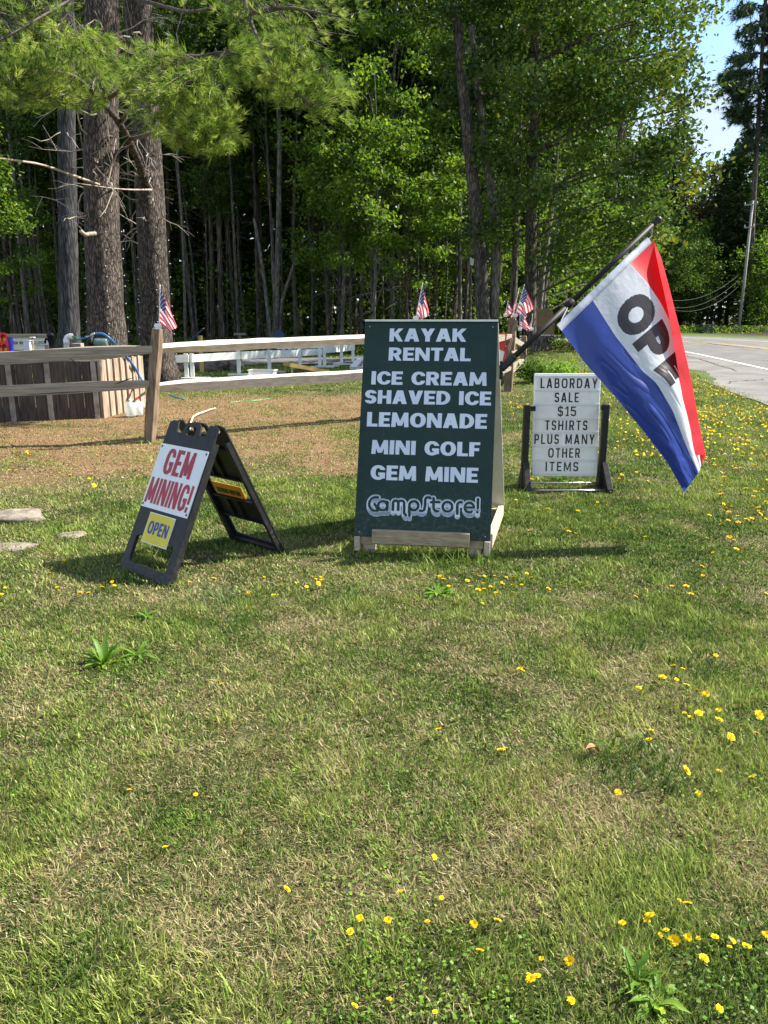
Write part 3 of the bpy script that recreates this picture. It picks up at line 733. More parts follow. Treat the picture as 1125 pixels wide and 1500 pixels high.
fA = np.clip(ss / .345 + 0 * tt, 0, 1); fB = np.clip((ss - .345) / .325 + 0 * tt, 0, 1) ** (1 - .45 * sst(.40, .60, tt)); fC = np.clip((ss - .67) / (SF - .67), 0, 1); fD = np.clip((ss - SF) / (1 - SF), 0, 1)
px = np.where((ss < .345)[..., None] & (tt > -1)[..., None], seg_lerp(E0, BW, fA), seg_lerp(BW, WR, fB))
px = np.where(((ss >= .67) & (tt > -1))[..., None], seg_lerp(WR, ER, fC), px)
px = np.where((ss > SF)[..., None], seg_lerp(ER, EL, fD), px)
# folds in depth, growing towards the free end; the folded strip lies in front
amp = (.012 + .075 * tt ** 1.2)
Yf = YF + amp * (np.sin(ss * 9.0 + 1.2 + 1.6 * tt) * .75 + .35 * np.sin(ss * 21 + 3 * tt)) 
_cr = vnoise((ss * 3.0 + tt * 9.0), (ss * 22.0 - tt * 5.0), 1.0, 61) - .5; _cr2 = vnoise((ss * 9.0 - tt * 14.0), (ss * 11.0 + tt * 16), 1.0, 62) - .5
Yf = Yf + .015 * (.5 - np.abs(_cr)) ** 2 * 4 * .5 * sst(.1, .5, tt) + .006 * _cr2 * sst(.2, .55, tt) + .010 * (.5 - np.abs(_cr2)) * sst(.75, .97, tt)
Yf = Yf + .32 * ss * (1 - .75 * tt) + .62 * (.62 - .40 * tt) * np.log1p(np.exp((ss - (.66 - .50 * tt)) * 22)) / 22 * sst(0, .25, tt + .12)
foldY = -.015 - .085 * np.clip(fD, 0, 1)
bulge = .02 * np.sin(fC * math.pi) * (ss > .6)
Ye = np.take_along_axis(np.broadcast_to(Yf, (NT, NS)), np.clip((SF * (NS - 1)).astype(int), 0, NS - 1), 1)
Yf = np.where(ss > SF, Ye + foldY * sst(0, .12, tt) + .008 * np.sin(tt * 31), Yf + bulge)
rx = (px[..., 0] - CXP) / FPX; uy = (CYP - px[..., 1]) / FPX
dY = FW.y + UPV.y * uy; dZ = FW.z + UPV.z * uy
k = Yf / dY
FV = np.stack([rx * k, Yf, HC + dZ * k], -1).reshape(-1, 3)
org = Vector(FV[0]); 
ins = lambda s0, s1, t0, t1, S_, T_: (S_ >= s0) & (S_ <= s1) & (T_ >= t0) & (T_ <= t1)
Sc = (ss[:, :-1] + ss[:, 1:]) / 2; Tc = (tt[:-1] + tt[1:]) / 2
mi = np.where(Sc < .345, 2, np.where(Sc < .67, 0, 1)) + 0 * Tc.astype(int)
mi = np.broadcast_to(mi, (NT - 1, NS - 1)).astype(int).copy()
# letters read along the fly: x runs with t, tops towards the red
lx0, lw = .13, .235
for ch, x0, w_ in (('O', .115, .165), ('P', .29, .135), ('E', .455, .12)):                # the last letter is lost in the fold
    gxx = (Tc - x0) / w_ * WID[ch] + 0 * Sc; gyy = (Sc - .392) / .24 + 0 * Tc
    mi[glyph(ch, gxx, gyy, WID[ch], .31, .30, 2.2)] = 3
idx = np.arange(NT * NS).reshape(NT, NS)
q = np.stack([idx[:-1, :-1], idx[1:, :-1], idx[1:, 1:], idx[:-1, 1:]], -1).reshape(-1, 4)
me = fastmesh('open_flag', FV - np.array(org), np.full(len(q), 4), q.ravel(), ['cloth_white', 'cloth_red', 'cloth_blue', 'cloth_black'], mi=mi.ravel(), smooth=True)
flag = link('flag', me); flag.location = org
tag(flag, 'large red white and blue OPEN flag hanging folded from the black pole', 'flag')
row0 = FV.reshape(NT, NS, 3)[0]
hd = (Vector(row0[-60]) - Vector(row0[0])).normalized(); upn = Vector((-hd.z, 0, hd.x)).normalized()
nrow = [Vector(row0[i]) for i in range(0, int(NS * .985), 8)]
mb = MB(); n_ = len(nrow)
for off, yy in ((-.004, -.006), (.022, -.011), (.046, -.004), (.046, .004), (.022, .011), (-.004, .006)):
    mb.V += [tuple(p + upn * off + Vector((0, yy, 0))) for p in nrow]
for a in range(6):
    for i in range(n_ - 1): mb.F.append([a * n_ + i, a * n_ + i + 1, ((a + 1) % 6) * n_ + i + 1, ((a + 1) % 6) * n_ + i]); mb.mi.append(0)
mb.build('header_sleeve', 'cloth_white', flag, smooth=True)
A_, B_ = nrow[0] + upn * .03, nrow[-1] + upn * .03
mb = MB(); mb.tube([B_, B_ + hd * .035, base + dv * .955], .004, 6); mb.build('upper_clip', 'steel', flag)
mb = MB(); mb.tube([A_, base + dv * .42], .004, 6); mb.build('lower_clip', 'steel', flag)

# ------------------------------------------------------------------ the plastic A-frame (gem mining)
yawG, leanG = .721, .456
GO = Vector((-1.52, 4.575, 0)); GW, GH = .552, 1.035
G = Plane(GO, yawG, leanG)
topG = G.pt(0, GH, 0); spread = GH * math.sin(leanG)
G2 = Plane(GO + G.b * 2.1 * spread + Vector((.0, 0, 0)), yawG, -leanG)
gs = thing('a_frame_sign', (GO + G.b * spread), 0, 'black plastic A-frame sign with a white gem mining panel above a yellow open panel', 'sign')
def frame_solid(pl, front=True):
    w = GW / 2
    outer = [(-w, 0), (w, 0), (w * .94, GH * .90), (w * .93, GH - .012), (w * .80, GH), (w * .62, GH), (w * .56, GH - .075), (w * .34, GH - .075), (w * .28, GH - .01), (w * .2, GH), (-w * .2, GH), (-w * .28, GH - .01),
             (-w * .34, GH - .075), (-w * .56, GH - .075), (-w * .62, GH), (-w * .80, GH), (-w * .93, GH - .012), (-w * .94, GH * .90)]
    holes = [rrect(-w + .065, .075, w - .065, .255, .03), rrect(-w + .07, .455, w - .07, .515, .02), rrect(-w * .17, GH - .085, w * .17, GH - .022, .012)]
    if not front: holes = [rrect(-w + .06, .075, w - .06, .255, .03), rrect(-w + .065, .45, w - .065, .60, .02), rrect(-w * .17, GH - .085, w * .17, GH - .022, .012)]
    V, Fc = slab([outer] + holes, .014, .003)
    mb = MB(); sg = 1 if front else -1
    mb.add([pl.pt(v[0], v[1], (v[2] - .007) * sg) for v in V], Fc)
    for a in (-1, 1):                                     # deep side rails of the hollow moulding
        mb.bar(pl.pt(a * (w - .016), 0, -.026 * sg), pl.pt(a * (w * .94 - .014), GH * .9, -.026 * sg), .03, .042, up=pl.n)
    mb.bar(pl.pt(-w + .034, .03, -.024 * sg), pl.pt(w - .034, .03, -.024 * sg), .05, .036, up=pl.n)
    for b in (.27, .44, .54 if front else .62, .86):      # ribs on the inner face
        mb.bar(pl.pt(-w + .034, b, -.021 * sg), pl.pt(w - .034, b, -.021 * sg), .012, .028, up=pl.n)
    for a in (-.02, .09) if front else (-.09, .02):
        mb.bar(pl.pt(a, .63, -.02 * sg), pl.pt(a, .85, -.02 * sg), .012, .022, up=pl.n); mb.bar(pl.pt(a, .28, -.02 * sg), pl.pt(a, .43, -.02 * sg), .012, .022, up=pl.n)
    return mb
frame_solid(G, True).build('front_frame', 'black_plastic', gs)
rf = frame_solid(G2, False).build('rear_frame', 'black_plastic', gs)
for a in (-1, 1):
    mb = MB(); mb.lathe(topG + G.r * a * GW * .40 - Fz * .03, [(.008, -.03), (.008, .03)], 10, G.r); mb.lathe(topG + G.r * (a * GW * .40 + .03) - Fz * .03, [(.011, 0), (.011, .006)], 10, G.r)
    mb.build('hinge_pin', 'steel', gs)
def sub_board(pl, name, c4, m, th, parent, lift):
    uv = [pl.uv(140 + x / 3.5156, 580 + y / 3.5156) for x, y in c4]
    u0 = (uv[0][0] + uv[2][0]) / 2; u1 = (uv[1][0] + uv[3][0]) / 2; v1 = (uv[0][1] + uv[1][1]) / 2; v0 = (uv[2][1] + uv[3][1]) / 2
    mb = MB(); mb.box(pl.pt((u0 + u1) / 2, (v0 + v1) / 2, lift + th / 2), (u1 - u0, v1 - v0, th), (pl.r, pl.u, pl.n))
    return mb.build(name, m, parent), (u0, v0, u1, v1)
gp_, (u0, v0, u1, v1) = sub_board(G, 'sign_panel', ((345, 240), (585, 292), (240, 565), (475, 635)), 'white_plastic', .005, gs, .001)
w_, h_ = u1 - u0, v1 - v0
rr = text_mask('GEM', u0 + .20 * w_, u0 + .80 * w_, v1 - .455 * h_, v1 - .055 * h_, tv=.2, th=.15, gap=.14, n=2.6, cell=.0012)
rr += text_mask('MINING!', u0 + .035 * w_, u0 + .955 * w_, v1 - .925 * h_, v1 - .53 * h_, tv=.185, th=.15, gap=.13, n=2.6, cell=.0012)
letters('lettering', G, rr, 'red_letter', .0075, gp_)
for a, b in ((u0 + .015, v0 + .02), (u1 - .015, v0 + .02), (u0 + .015, v1 - .02), (u1 - .015, v1 - .02)):
    mb = MB(); mb.lathe(G.pt(a, b, .006), [(.007, 0), (.007, .003), (.003, .005)], 8, G.n); mb.build('screw', 'black_metal', gp_)
op, (u0, v0, u1, v1) = sub_board(G, 'open_panel', ((285, 603), (412, 637), (240, 748), (363, 783)), 'yellow_board', .005, gs, .001)
w_, h_ = u1 - u0, v1 - v0
mb = MB(); mb.box(G.pt((u0 + u1) / 2, (v0 + v1) / 2, .0018), (w_ + .012, h_ + .012, .0034), (G.r, G.u, G.n)); mb.build('border', 'white_plastic', op)
letters('lettering', G, text_mask('OPEN', u0 + .10 * w_, u0 + .91 * w_, v0 + .30 * h_, v0 + .75 * h_, tv=.2, th=.17, gap=.14, n=2.5), 'blue_letter', .0075, op)
ob, (u0, v0, u1, v1) = sub_board(G2, 'orange_panel', ((597, 425), (752, 468), (640, 492), (792, 532)), 'orange_board', .004, gs, .012)
letters('lettering', G2, [(u0 + u1 - c, b, u0 + u1 - a, d) for a, b, c, d in text_mask('KAYAK RENTAL', u0 + .12 * (u1 - u0), u0 + .92 * (u1 - u0), v0 + .22 * (v1 - v0), v0 + .6 * (v1 - v0), tv=.3, th=.22, gap=.14)], 'black_letter', .018, ob)

# ------------------------------------------------------------------ the white letter board (labor day sale)
L_ = Plane((1.728, 7.154, .12), .034, .12)
ul, vb = L_.uv(778.8, 697.5); ur, vt = L_.uv(880.5, 547)
lw, lh = ur - ul, vt - vb; lc = (ul + ur) / 2
ls = thing('letter_board', (1.728, 7.154, 0), 0, 'white letter board announcing a labor day shirt sale between two black posts', 'sign')
mb = MB(); mb.box(L_.pt(lc, vb + lh / 2, -.02), (lw, lh, .04), (L_.r, L_.u, L_.n)); lp = mb.build('panel', 'white_plastic', ls, bevel=.006)
rows = [('LABORDAY', 755, 968), ('SALE', 810, 900), ('$15', 823, 892), ('TSHIRTS', 777, 936), ('PLUS MANY', 738, 965), ('OTHER', 792, 912), ('ITEMS', 783, 907)]
pitch = lh * (49.4 / 366); top0 = vt - lh * 15 / 366
rr = []; tl = MB(); rnd = random.Random(4)
trk = MB()
for i, (t, x0, x1) in enumerate(rows):
    vtp = top0 - i * pitch; vbt = vtp - pitch * .83
    trk.box(L_.pt(lc, vtp + pitch * .075, .004), (lw - .012, pitch * .11, .008), (L_.r, L_.u, L_.n))
    a0 = ul + lw * (x0 - 732) / 248; a1 = ul + lw * (x1 - 732) / 248
    bl = vbt + pitch * .09 + rnd.uniform(-.002, .002); tp = vtp - pitch * .05
    rr += text_mask(t, a0, a1, bl, tp, tv=.15, th=.145, gap=.36 if t != '$15' else .3, n=2.8, cell=.001)
    n = len(t); step = (a1 - a0) / n
    for k, c in enumerate(t):
        if c != ' ': tl.box(L_.pt(a0 + (k + .5) * step, (vbt + vtp) / 2, .002 + .0006 * (k % 2)), (step * 1.06, pitch * .84, .0016), (L_.r, L_.u, L_.n))
    for (b0, b1) in ((ul + .02, a0 - step * .1), (a1 + step * .1, ur - .02)):       # blank cards either side
        if b1 - b0 > .03: tl.box(L_.pt((b0 + b1) / 2, (vbt + vtp) / 2, .0015), (b1 - b0, pitch * .84, .0016), (L_.r, L_.u, L_.n))
trk.box(L_.pt(lc, top0 - 7 * pitch + pitch * .075, .004), (lw - .012, pitch * .11, .008), (L_.r, L_.u, L_.n))
trk.build('track', 'track_plastic', lp); tl.build('letter_card', 'tile_plastic', lp)
letters('lettering', L_, rr, 'black_letter', .0045, lp)
for x0, x1, yt, sgn in ((766.5, 778, 593, -1), (882.5, 893, 592, 1)):
    c = at((x0 + x1) / 2, 716, 7.15); c.z = 0; t_ = at((x0 + x1) / 2, yt, 7.15); c.x = t_.x
    mb = MB(); mb.bar((c.x, 7.15, .0), (c.x, 7.15, t_.z), .06, .07, up=(0, 1, 0)); mb.build('post', 'black_plastic', ls, bevel=.008)
    V, Fc = slab([[(-.20, 0), (-.15, 0), (-.12, .03), (.12, .03), (.15, 0), (.20, 0), (.20, .035), (.05, .26), (-.05, .26), (-.20, .035)]], .055, .004)
    mb = MB(); mb.add([(c.x + (.010 if sgn < 0 else .012 + .10 * max(0, .3 - v[1])) + v[2], 7.15 + v[0], v[1]) for v in V], Fc); mb.build('foot', 'black_plastic', ls)
    mb = MB(); mb.bar((c.x, 7.15, t_.z - .035), (L_.pt(ul if sgn < 0 else ur, 0).x, 7.15, t_.z - .035), .04, .045); mb.build('pivot', 'black_metal', ls)
for yy in (6.99, 7.31):
    mb = MB(); mb.tube([(1.37, yy, .022), (2.13, yy, .022)], .009, 8); mb.build('crossbar', 'steel', ls, smooth=True)

# ------------------------------------------------------------------ split-rail fence
rnd = random.Random(21)
P1 = Vector((-3.07, 9.91, 0)); P2 = Vector((.47, 12.39, 0)); P3 = gp(744, 574); P4 = gp(766, 548)
fence = thing('rail_fence', P1, 0, 'weathered split rail fence with rough grey rails and round topped posts', 'fence')
def fpost(p, top, w, name='post', m='post_brown'):
    mb = MB(); mb.bar(Vector((p.x, p.y, -.15)), top, w, w * .9, up=(.3, 1, 0), seg=7, wob=.006, rnd=rnd, taper=lambda t: 1.0 if t < .93 else 1 - (t - .93) * 3)
    return mb.build(name, m, fence, bevel=.012)
fpost(P1, at(231, 481, 9.93), .125); fpost(P2, at(606, 468, 12.4), .15)
fpost(P3, at(751, 466, P3.y + .3), .17); fpost(P4, at(768, 492, P4.y), .15)
def frail(a, b, w, h, taper=True, m='rail_grey', under=0.0, tilt=0.0):
    mb = MB(); n = 14
    mb.bar(a, b, w, h, seg=n, wob=.007, rnd=rnd, taper=(lambda t: 1 - .42 * max(0, 1 - min(t, 1 - t) / .12)) if taper else None)
    if under or tilt:                     # a split wedge: sloping top, undercut front
        d = (Vector(b) - Vector(a)).normalized(); sx = d.cross(Vector((0, 0, 1))).normalized()
        for i in range(n + 1):
            for k, (p, q) in enumerate(((-1, -1), (1, -1), (1, 1), (-1, 1))):
                v = Vector(mb.V[i * 4 + k])
                if p > 0 and q < 0: v -= sx * under
                if q > 0: v.z += -tilt * p
                mb.V[i * 4 + k] = tuple(v)
    return mb.build('rail', m, fence, bevel=.008)
frail(at(-330, 543, 9.3), at(226, 512, 9.92), .12, .155); frail(at(-330, 590, 9.3), at(223, 562, 9.92), .12, .135)
frail(at(228, 512, 9.95), at(612, 495, 12.4), .15, .12, m='rail_sunlit', under=.13, tilt=.026); frail(at(226, 569, 9.95), at(612, 546, 12.4), .12, .15, m='rail_sunlit', under=.075, tilt=.018)
frail(P2 + Vector((0, .02, .98)), at(748, 492, P3.y), .13, .13); frail(P2 + Vector((0, .02, .5)), at(747, 540, P3.y), .12, .14)
frail(at(748, 497, P3.y + .1), at(767, 507, P4.y), .13, .13); frail(at(745, 545, P3.y + .1), at(766, 528, P4.y), .12, .14)
frail(at(752, 520, P3.y - .5), at(757, 516, P4.y - .4), .12, .16)
for pts, Y in (([(101, 524), (107, 528), (113, 532), (119, 534)], 9.60), ([(168, 563), (176, 560), (186, 556), (196, 553)], 9.72), ([(30, 534), (60, 532), (92, 531)], 9.47), ([(40, 578), (90, 575), (135, 573)], 9.55)):
    mb = MB(); P = [at(x, y, Y) for x, y in pts]; mb.tube(P, [.002] + [.008] * (len(P) - 2) + [.002], 5); mb.build('split', 'black_letter', fence)
ln = thing('leaning_board', at(728, 600, P3.y - .25), 0, 'rough brown pole leaning on the fence post behind the green board', 'pole')
mb = MB(); mb.bar(at(729, 566, P3.y - .3), at(757, 470, P3.y + .1), .07, .06, up=(0, 1, 0), seg=6, wob=.006, rnd=rnd); mb.build('shaft', 'post_brown', ln)
sg = thing('red_white_sign', at(732, 530, P3.y - .45), 0, 'small red and white panel half hidden behind the green board', 'sign')
def quadbox(mb, c4, Y, th):
    p = [at(x, y, Y) for x, y in c4]; b = [v + Vector((0, th, 0)) for v in p]
    mb.add(p + b, [[0, 1, 2, 3], [7, 6, 5, 4], [0, 4, 5, 1], [1, 5, 6, 2], [2, 6, 7, 3], [3, 7, 4, 0]])
mb = MB(); quadbox(mb, ((722, 488), (743, 488), (739, 515), (722, 508)), P3.y - .5, .02); mb.build('upper_panel', 'red_plastic', sg)
mb = MB(); quadbox(mb, ((722, 508.2), (739, 515.2), (731, 552), (722, 548)), P3.y - .5, .02); mb.build('lower_panel', 'white_paint', sg)
mb = MB(); quadbox(mb, ((739.3, 515), (742.8, 505), (736, 546), (732, 552)), P3.y - .49, .02); mb.build('edge_strip', 'red_plastic', sg)

# ------------------------------------------------------------------ small striped flags
def star_flag(base, top, fly, droop, label, seed, flip=1):
    base = Vector(base); top = Vector(top); root = thing('hand_flag', base, 0, label, 'flag', 'small striped flags on the fence posts')
    mb = MB(); mb.tube([base, top], .006, 6); mb.lathe(top, [(.006, 0), (.010, .008), (.004, .022)], 8); mb.build('stick', 'white_paint', root)
    mb = MB(); mb.box(base + Vector((0, -.035, .0)), (.075, .03, .07)); mb.box(base + Vector((0, -.055, .005)), (.09, .012, .03)); mb.build('bracket', 'white_plastic', root, bevel=.003)
    ns, nt = 52, 60; r = np.random.RandomState(seed)
    h0 = np.array(top.lerp(base, .04)); h1 = np.array(top.lerp(base, .93)); fv = np.array(Vector(fly)); dr = np.array(Vector(droop))
    s = np.linspace(0, 1, ns + 1)[:, None, None]; t = np.linspace(0, 1, nt + 1)[None, :, None]
    P = h0 * (1 - s) + h1 * s + (fv * t + dr * t * t) * (1 - s * np.array([.25, .2, .72]))
    ph = r.rand() * 6
    side = np.array([.25, -1, 0])
    P = P + side * (.035 * t * np.sin(t * 5 + s * 7 + ph) + .018 * t * np.sin(s * 15 + ph)) + np.array([1, 0, 0]) * .018 * t * np.sin(s * 9 + ph * 2)
    i, j = np.meshgrid(np.arange(ns), np.arange(nt), indexing='ij')
    mi = np.where((i // 4) % 2 == 0, 1, 0); can = (i < 28) & (j < 24); mi = np.where(can, 2, mi)
    mi = np.where(can & (i % 4 >= 2) & (j % 4 >= 2) & (((i // 4) + (j // 4)) % 2 == 0), 0, mi)
    idx = np.arange((ns + 1) * (nt + 1)).reshape(ns + 1, nt + 1)
    q = np.stack([idx[:-1, :-1], idx[1:, :-1], idx[1:, 1:], idx[:-1, 1:]], -1).reshape(-1, 4)
    me = fastmesh('cloth', P.reshape(-1, 3) - np.array(base), np.full(len(q), 4), q.ravel(), ['cloth_white', 'cloth_red', 'cloth_navy'], mi=mi.ravel(), smooth=True)
    link('cloth', me, root); return root
star_flag(at(233, 478, 9.8), at(234.5, 420, 9.8), (.16, -.02, -.24), (.03, 0, -.19), 'small striped flag on the post beside the plank box', 1)
star_flag(at(609, 466, 12.3), at(619, 416, 12.3), (.13, -.02, -.26), (-.02, 0, -.14), 'small striped flag above the top edge of the green board', 2)
YP = P3.y + .2
star_flag(at(755, 462, YP), at(768, 418, YP), (.24, -.02, -.28), (-.04, 0, -.17), 'largest and highest striped flag of the cluster on the leaning post', 3)
star_flag(at(752, 462, YP + .3), at(760, 424, YP + .3), (-.10, .02, -.22), (.03, 0, -.14), 'striped flag just behind the highest flag of the post cluster', 4)
star_flag(at(740, 462, YP + .1), at(744, 442, YP + .1), (.08, -.02, -.10), (.02, 0, -.06), 'short striped flag drooping at the near side of the post cluster', 5)
star_flag(at(761, 482, YP - .1), at(762, 458, YP - .1), (.22, -.02, -.16), (.0, 0, -.10), 'low striped flag hanging under the highest flag of the post cluster', 6)
star_flag(at(778, 482, YP + 1.5), at(780, 461, YP + 1.5), (-.06, .0, -.17), (.0, 0, -.12), 'dark striped flag farthest back beyond the post cluster', 7)

# ------------------------------------------------------------------ plank box (sluice trough) and what stands on it
A0 = Vector((-8.6, 11.05, 0)); A1 = Vector((-4.52, 12.3, 0)); A2 = Vector((-4.30, 13.9, 0)); HB = .93
bx = thing('plank_box', A1, 0, 'long weathered plank box with upright battens standing behind the rail fence', 'box')
def plank_face(a, b, npl, m, out, batten_m, bat):
    d = (b - a); L = d.length; d.normalize(); w = L / npl
    mb = MB()
    for i in range(npl):
        c = a + d * (w * (i + .5)); o = rnd.uniform(-.006, .006)
        mb.box(c + out * o + Vector((0, 0, HB / 2 - .02)), (w - .006, .022, HB + rnd.uniform(-.02, .01)), (d, out, Vector((0, 0, 1))))
    mb.build('plank_side', m, bx)
    for i in bat:
        mb = MB(); c = a + d * (w * i); mb.box(c + out * .028 + Vector((0, 0, HB / 2 - .01)), (.075, .025, HB), (d, out, Vector((0, 0, 1)))); mb.build('batten', batten_m, bx)
o1 = (A1 - A0).normalized().cross(Vector((0, 0, 1))); o2 = (A2 - A1).normalized().cross(Vector((0, 0, 1)))
plank_face(A0, A1, 18, 'plank_shaded', o1, 'wood_grey', (1.1, 3.4, 5.6, 8.2, 10.4, 12.6, 14.9, 17.75)); plank_face(A1, A2, 8, 'plank_lit', o2, 'plank_lit', (.25, 1.5, 2.6, 3.7, 4.8, 5.9, 7.0))
mb = MB(); mb.add([A0 + Vector((0, 0, HB - .08)), A1 + Vector((0, 0, HB - .08)), A2 + Vector((0, 0, HB - .08)), A2 + Vector((-4.2, .5, HB - .08))], [[0, 1, 2, 3]]); mb.build('inside_floor', 'plank_shaded', bx)
mb = MB(); mb.bar(A0 + Vector((0, .1, HB + .01)), A1 + Vector((-.05, .1, HB + .01)), .12, .03); mb.build('top_rail', 'wood_grey', bx)
mb = MB(); mb.bar(A1 + Vector((-.08, .0, HB + .014)), A2 + Vector((-.08, 0, HB + .014)), .12, .03); mb.build('top_rail', 'wood_grey', bx)

YB = 12.9
# giant four-in-a-row game seen edge on
g4 = thing('row_game', at(5, 516, YB), 0, 'red upright disc game with yellow discs and blue edge on the box', 'game')
c = at(0, 503, YB)
holes = [[(x + .045 * math.cos(a), y + .065 * math.sin(a)) for a in [2 * math.pi * i / 14 for i in range(14)]] for x in (-.245, -.165, -.085, -.005, .075) for y in (-.075, .085)]
V, Fc = slab([rrect(-.33, -.165, .135, .165, .05)] + holes, .05, .004)
mb = MB(); mb.add([c + Vector((v[0], v[2], v[1])) for v in V], Fc); mb.build('front', 'red_plastic', g4)
mb = MB(); mb.box(c + Vector((-.1, .035, 0)), (.42, .008, .28)); mb.build('back_plate', 'red_plastic', g4)
for x in (-.085, -.005, .075):
    for y in (-.075, .085):
        mb = MB(); mb.lathe(c + Vector((x + .005, .02, y - .03)), [(.036, -.006), (.036, .006)], 14, (0, 1, 0)); mb.build('disc', 'yellow_disc', g4)
mb = MB(); mb.box(c + Vector((.155, .05, -.03)), (.035, .1, .26)); mb.build('side_post', 'blue_plastic', g4)
# course sign on its beam, farther back
YS = 20.0
cs = thing('course_sign', at(40, 512, YS), 0, 'long white board with brown rustic letters under a grey beam', 'sign')
def pbox(mb, x0, y0, x1, y1, Y, th):
    a = at(x0, y1, Y); b = at(x1, y0, Y); mb.box(((a.x + b.x) / 2, Y + th / 2, (a.z + b.z) / 2), (b.x - a.x, th, b.z - a.z))
mb = MB(); pbox(mb, -6, 489.5, 69, 494.5, YS - .05, .14); mb.build('beam', 'rail_grey', cs)
mb = MB(); pbox(mb, -6, 494.6, 71, 505, YS, .03); sgp = mb.build('board', 'white_paint', cs)
mb = MB(); pbox(mb, -6, 505.6, 72, 512.5, YS + .06, .03); mb.build('lower_board', 'white_paint', cs)
for x in (-4, 70):
    mb = MB(); a = at(x, 512, YS + .1); mb.bar((a.x, YS + .1, 0), (a.x, YS + .1, at(x, 490, YS).z - .03), .1, .1, up=(0, 1, 0)); mb.build('post', 'wood_grey', cs)
SP = Plane(at(32, 505, YS), 0, 0); pxm = (at(33, 500, YS) - at(32, 500, YS)).x
rr = text_mask('GEM MINI', -15.5 * pxm, 6.5 * pxm, .7 * pxm, 5.2 * pxm, tv=.26, th=.2, cell=.006) + text_mask('ELDICE', 17 * pxm, 36 * pxm, 1.2 * pxm, 5.4 * pxm, tv=.26, th=.2, cell=.006)
letters('lettering', SP, rr, 'dark_wood_letter', .003, sgp)
# hand pump
hp = thing('hand_pump', at(78, 514, YB), 0, 'black cast iron hand pump with raised lever on the box', 'pump')
p0 = at(77, 516, YB); s_ = (at(78, 500, YB) - at(77, 500, YB)).x
mb = MB(); mb.lathe(p0, [(.07, -.03), (.07, 0), (.05, .02), (.048, .16), (.06, .17), (.055, .25), (.066, .255), (.066, .29), (.02, .33)], 14); mb.build('body', 'black_metal', hp, smooth=True)
mb = MB(); mb.tube([p0 + Vector((0, 0, .22)), p0 + Vector((-.08, -.02, .21)), p0 + Vector((-.10, -.02, .15))], .02, 8); mb.build('spout', 'black_metal', hp, smooth=True)
mb = MB(); mb.tube([p0 + Vector((.0, 0, .33)), p0 + Vector((-.01, 0, .42)), p0 + Vector((-.04, 0, .47))], .012, 8); mb.tube([p0 + Vector((-.04, 0, .47)), p0 + Vector((.03, 0, .42)), p0 + Vector((.06, 0, .36)), p0 + Vector((.07, 0, .28))], .012, 8); mb.build('lever', 'black_metal', hp, smooth=True)
# white elbow pipe and hoses
ep = thing('elbow_pipe', at(97, 514, YB), 0, 'white plastic elbow pipe rising from the plank box', 'pipe')
e0 = at(97, 514, YB); e1 = at(97, 497, YB); e2 = at(106, 493, YB)
mb = MB(); mb.tube([e0, e1 - Vector((0, 0, .03)), e1, e1 + Vector((.015, 0, .03)), e1 + Vector((.045, 0, .045)), e2], .042, 14); mb.build('bend', 'white_plastic', ep, smooth=True)
mb = MB(); mb.lathe(e1 - Vector((0, 0, .05)), [(.05, -.03), (.05, .05)], 14); mb.lathe(e2, [(.05, -.05), (.05, .0)], 14, (1, 0, -.05)); mb.build('collar', 'white_plastic', ep, smooth=True)
def hose(pts, r, m, label, name='hose'):
    P = [Vector(p) for p in pts]; out = []
    for i in range(len(P) - 1):
        a, b, c_, d = P[max(i - 1, 0)], P[i], P[i + 1], P[min(i + 2, len(P) - 1)]
        for k in range(6):
            t = k / 6; out.append(.5 * ((2 * b) + (c_ - a) * t + (2 * a - 5 * b + 4 * c_ - d) * t * t + (3 * b - a - 3 * c_ + d) * t ** 3))
    out.append(P[-1]); mb = MB(); o0 = P[0]; mb.tube(out, r, 8)
    o = mb.build(name, m, None, smooth=True, origin=o0); return tag(o, label, 'hose')
hose([at(106, 493, YB), at(110, 494, YB), at(114, 496.5, YB)], .016, 'green_hose', 'short green hose leaving the white elbow pipe')
hose([at(114, 496.5, YB), at(119, 496.5, YB), at(125, 495, YB), at(128, 494, YB)], .015, 'blue_hose', 'short blue hose between the elbow pipe and the motor')
hose([at(138, 489, YB), at(150, 489, YB), at(160, 495, YB), at(168, 503, YB + .1), at(178, 514, YB + .2), at(195, 535, YB + .5), at(205, 552, 13.6), at(216, 566, 13.4), gp(236, 571), gp(252, 580), gp(271, 586)], .02, 'blue_hose', 'long blue hose looping from the motor pump down to the grass')
hose([gp(335, 590), gp(352, 588), gp(372, 587), gp(396, 584)], .014, 'green_hose', 'thin green hose lying in the dry grass beyond the fence')
mp_ = thing('motor_pump', at(142, 514, YB), 0, 'greenish electric motor pump with black head on the box', 'pump')
m0 = at(148, 502, YB)
mb = MB(); mb.lathe(m0 + Vector((-.11, 0, 0)), [(.05, 0), (.075, .015), (.078, .06), (.078, .20), (.07, .215), (.05, .225)], 18, (1, 0, 0)); mb.build('motor', 'pump_green', mp_, smooth=True)
mb = MB(); mb.lathe(m0 + Vector((-.20, 0, .02)), [(.05, 0), (.085, .01), (.085, .07), (.06, .09)], 14, (1, 0, 0)); mb.box(m0 + Vector((-.15, 0, -.06)), (.09, .1, .07)); mb.build('pump_head', 'black_metal', mp_)
mb = MB(); mb.tube([m0 + Vector((-.16, -.0, .07)), m0 + Vector((-.14, 0, .13)), m0 + Vector((-.08, 0, .15))], .022, 10); mb.tube([m0 + Vector((-.25, 0, .09)), m0 + Vector((-.12, 0, .10))], .018, 8); mb.build('outlet', 'steel', mp_, smooth=True)
mb = MB(); mb.box(m0 + Vector((-.02, 0, -.09)), (.26, .16, .03)); mb.build('base_plate', 'black_metal', mp_)
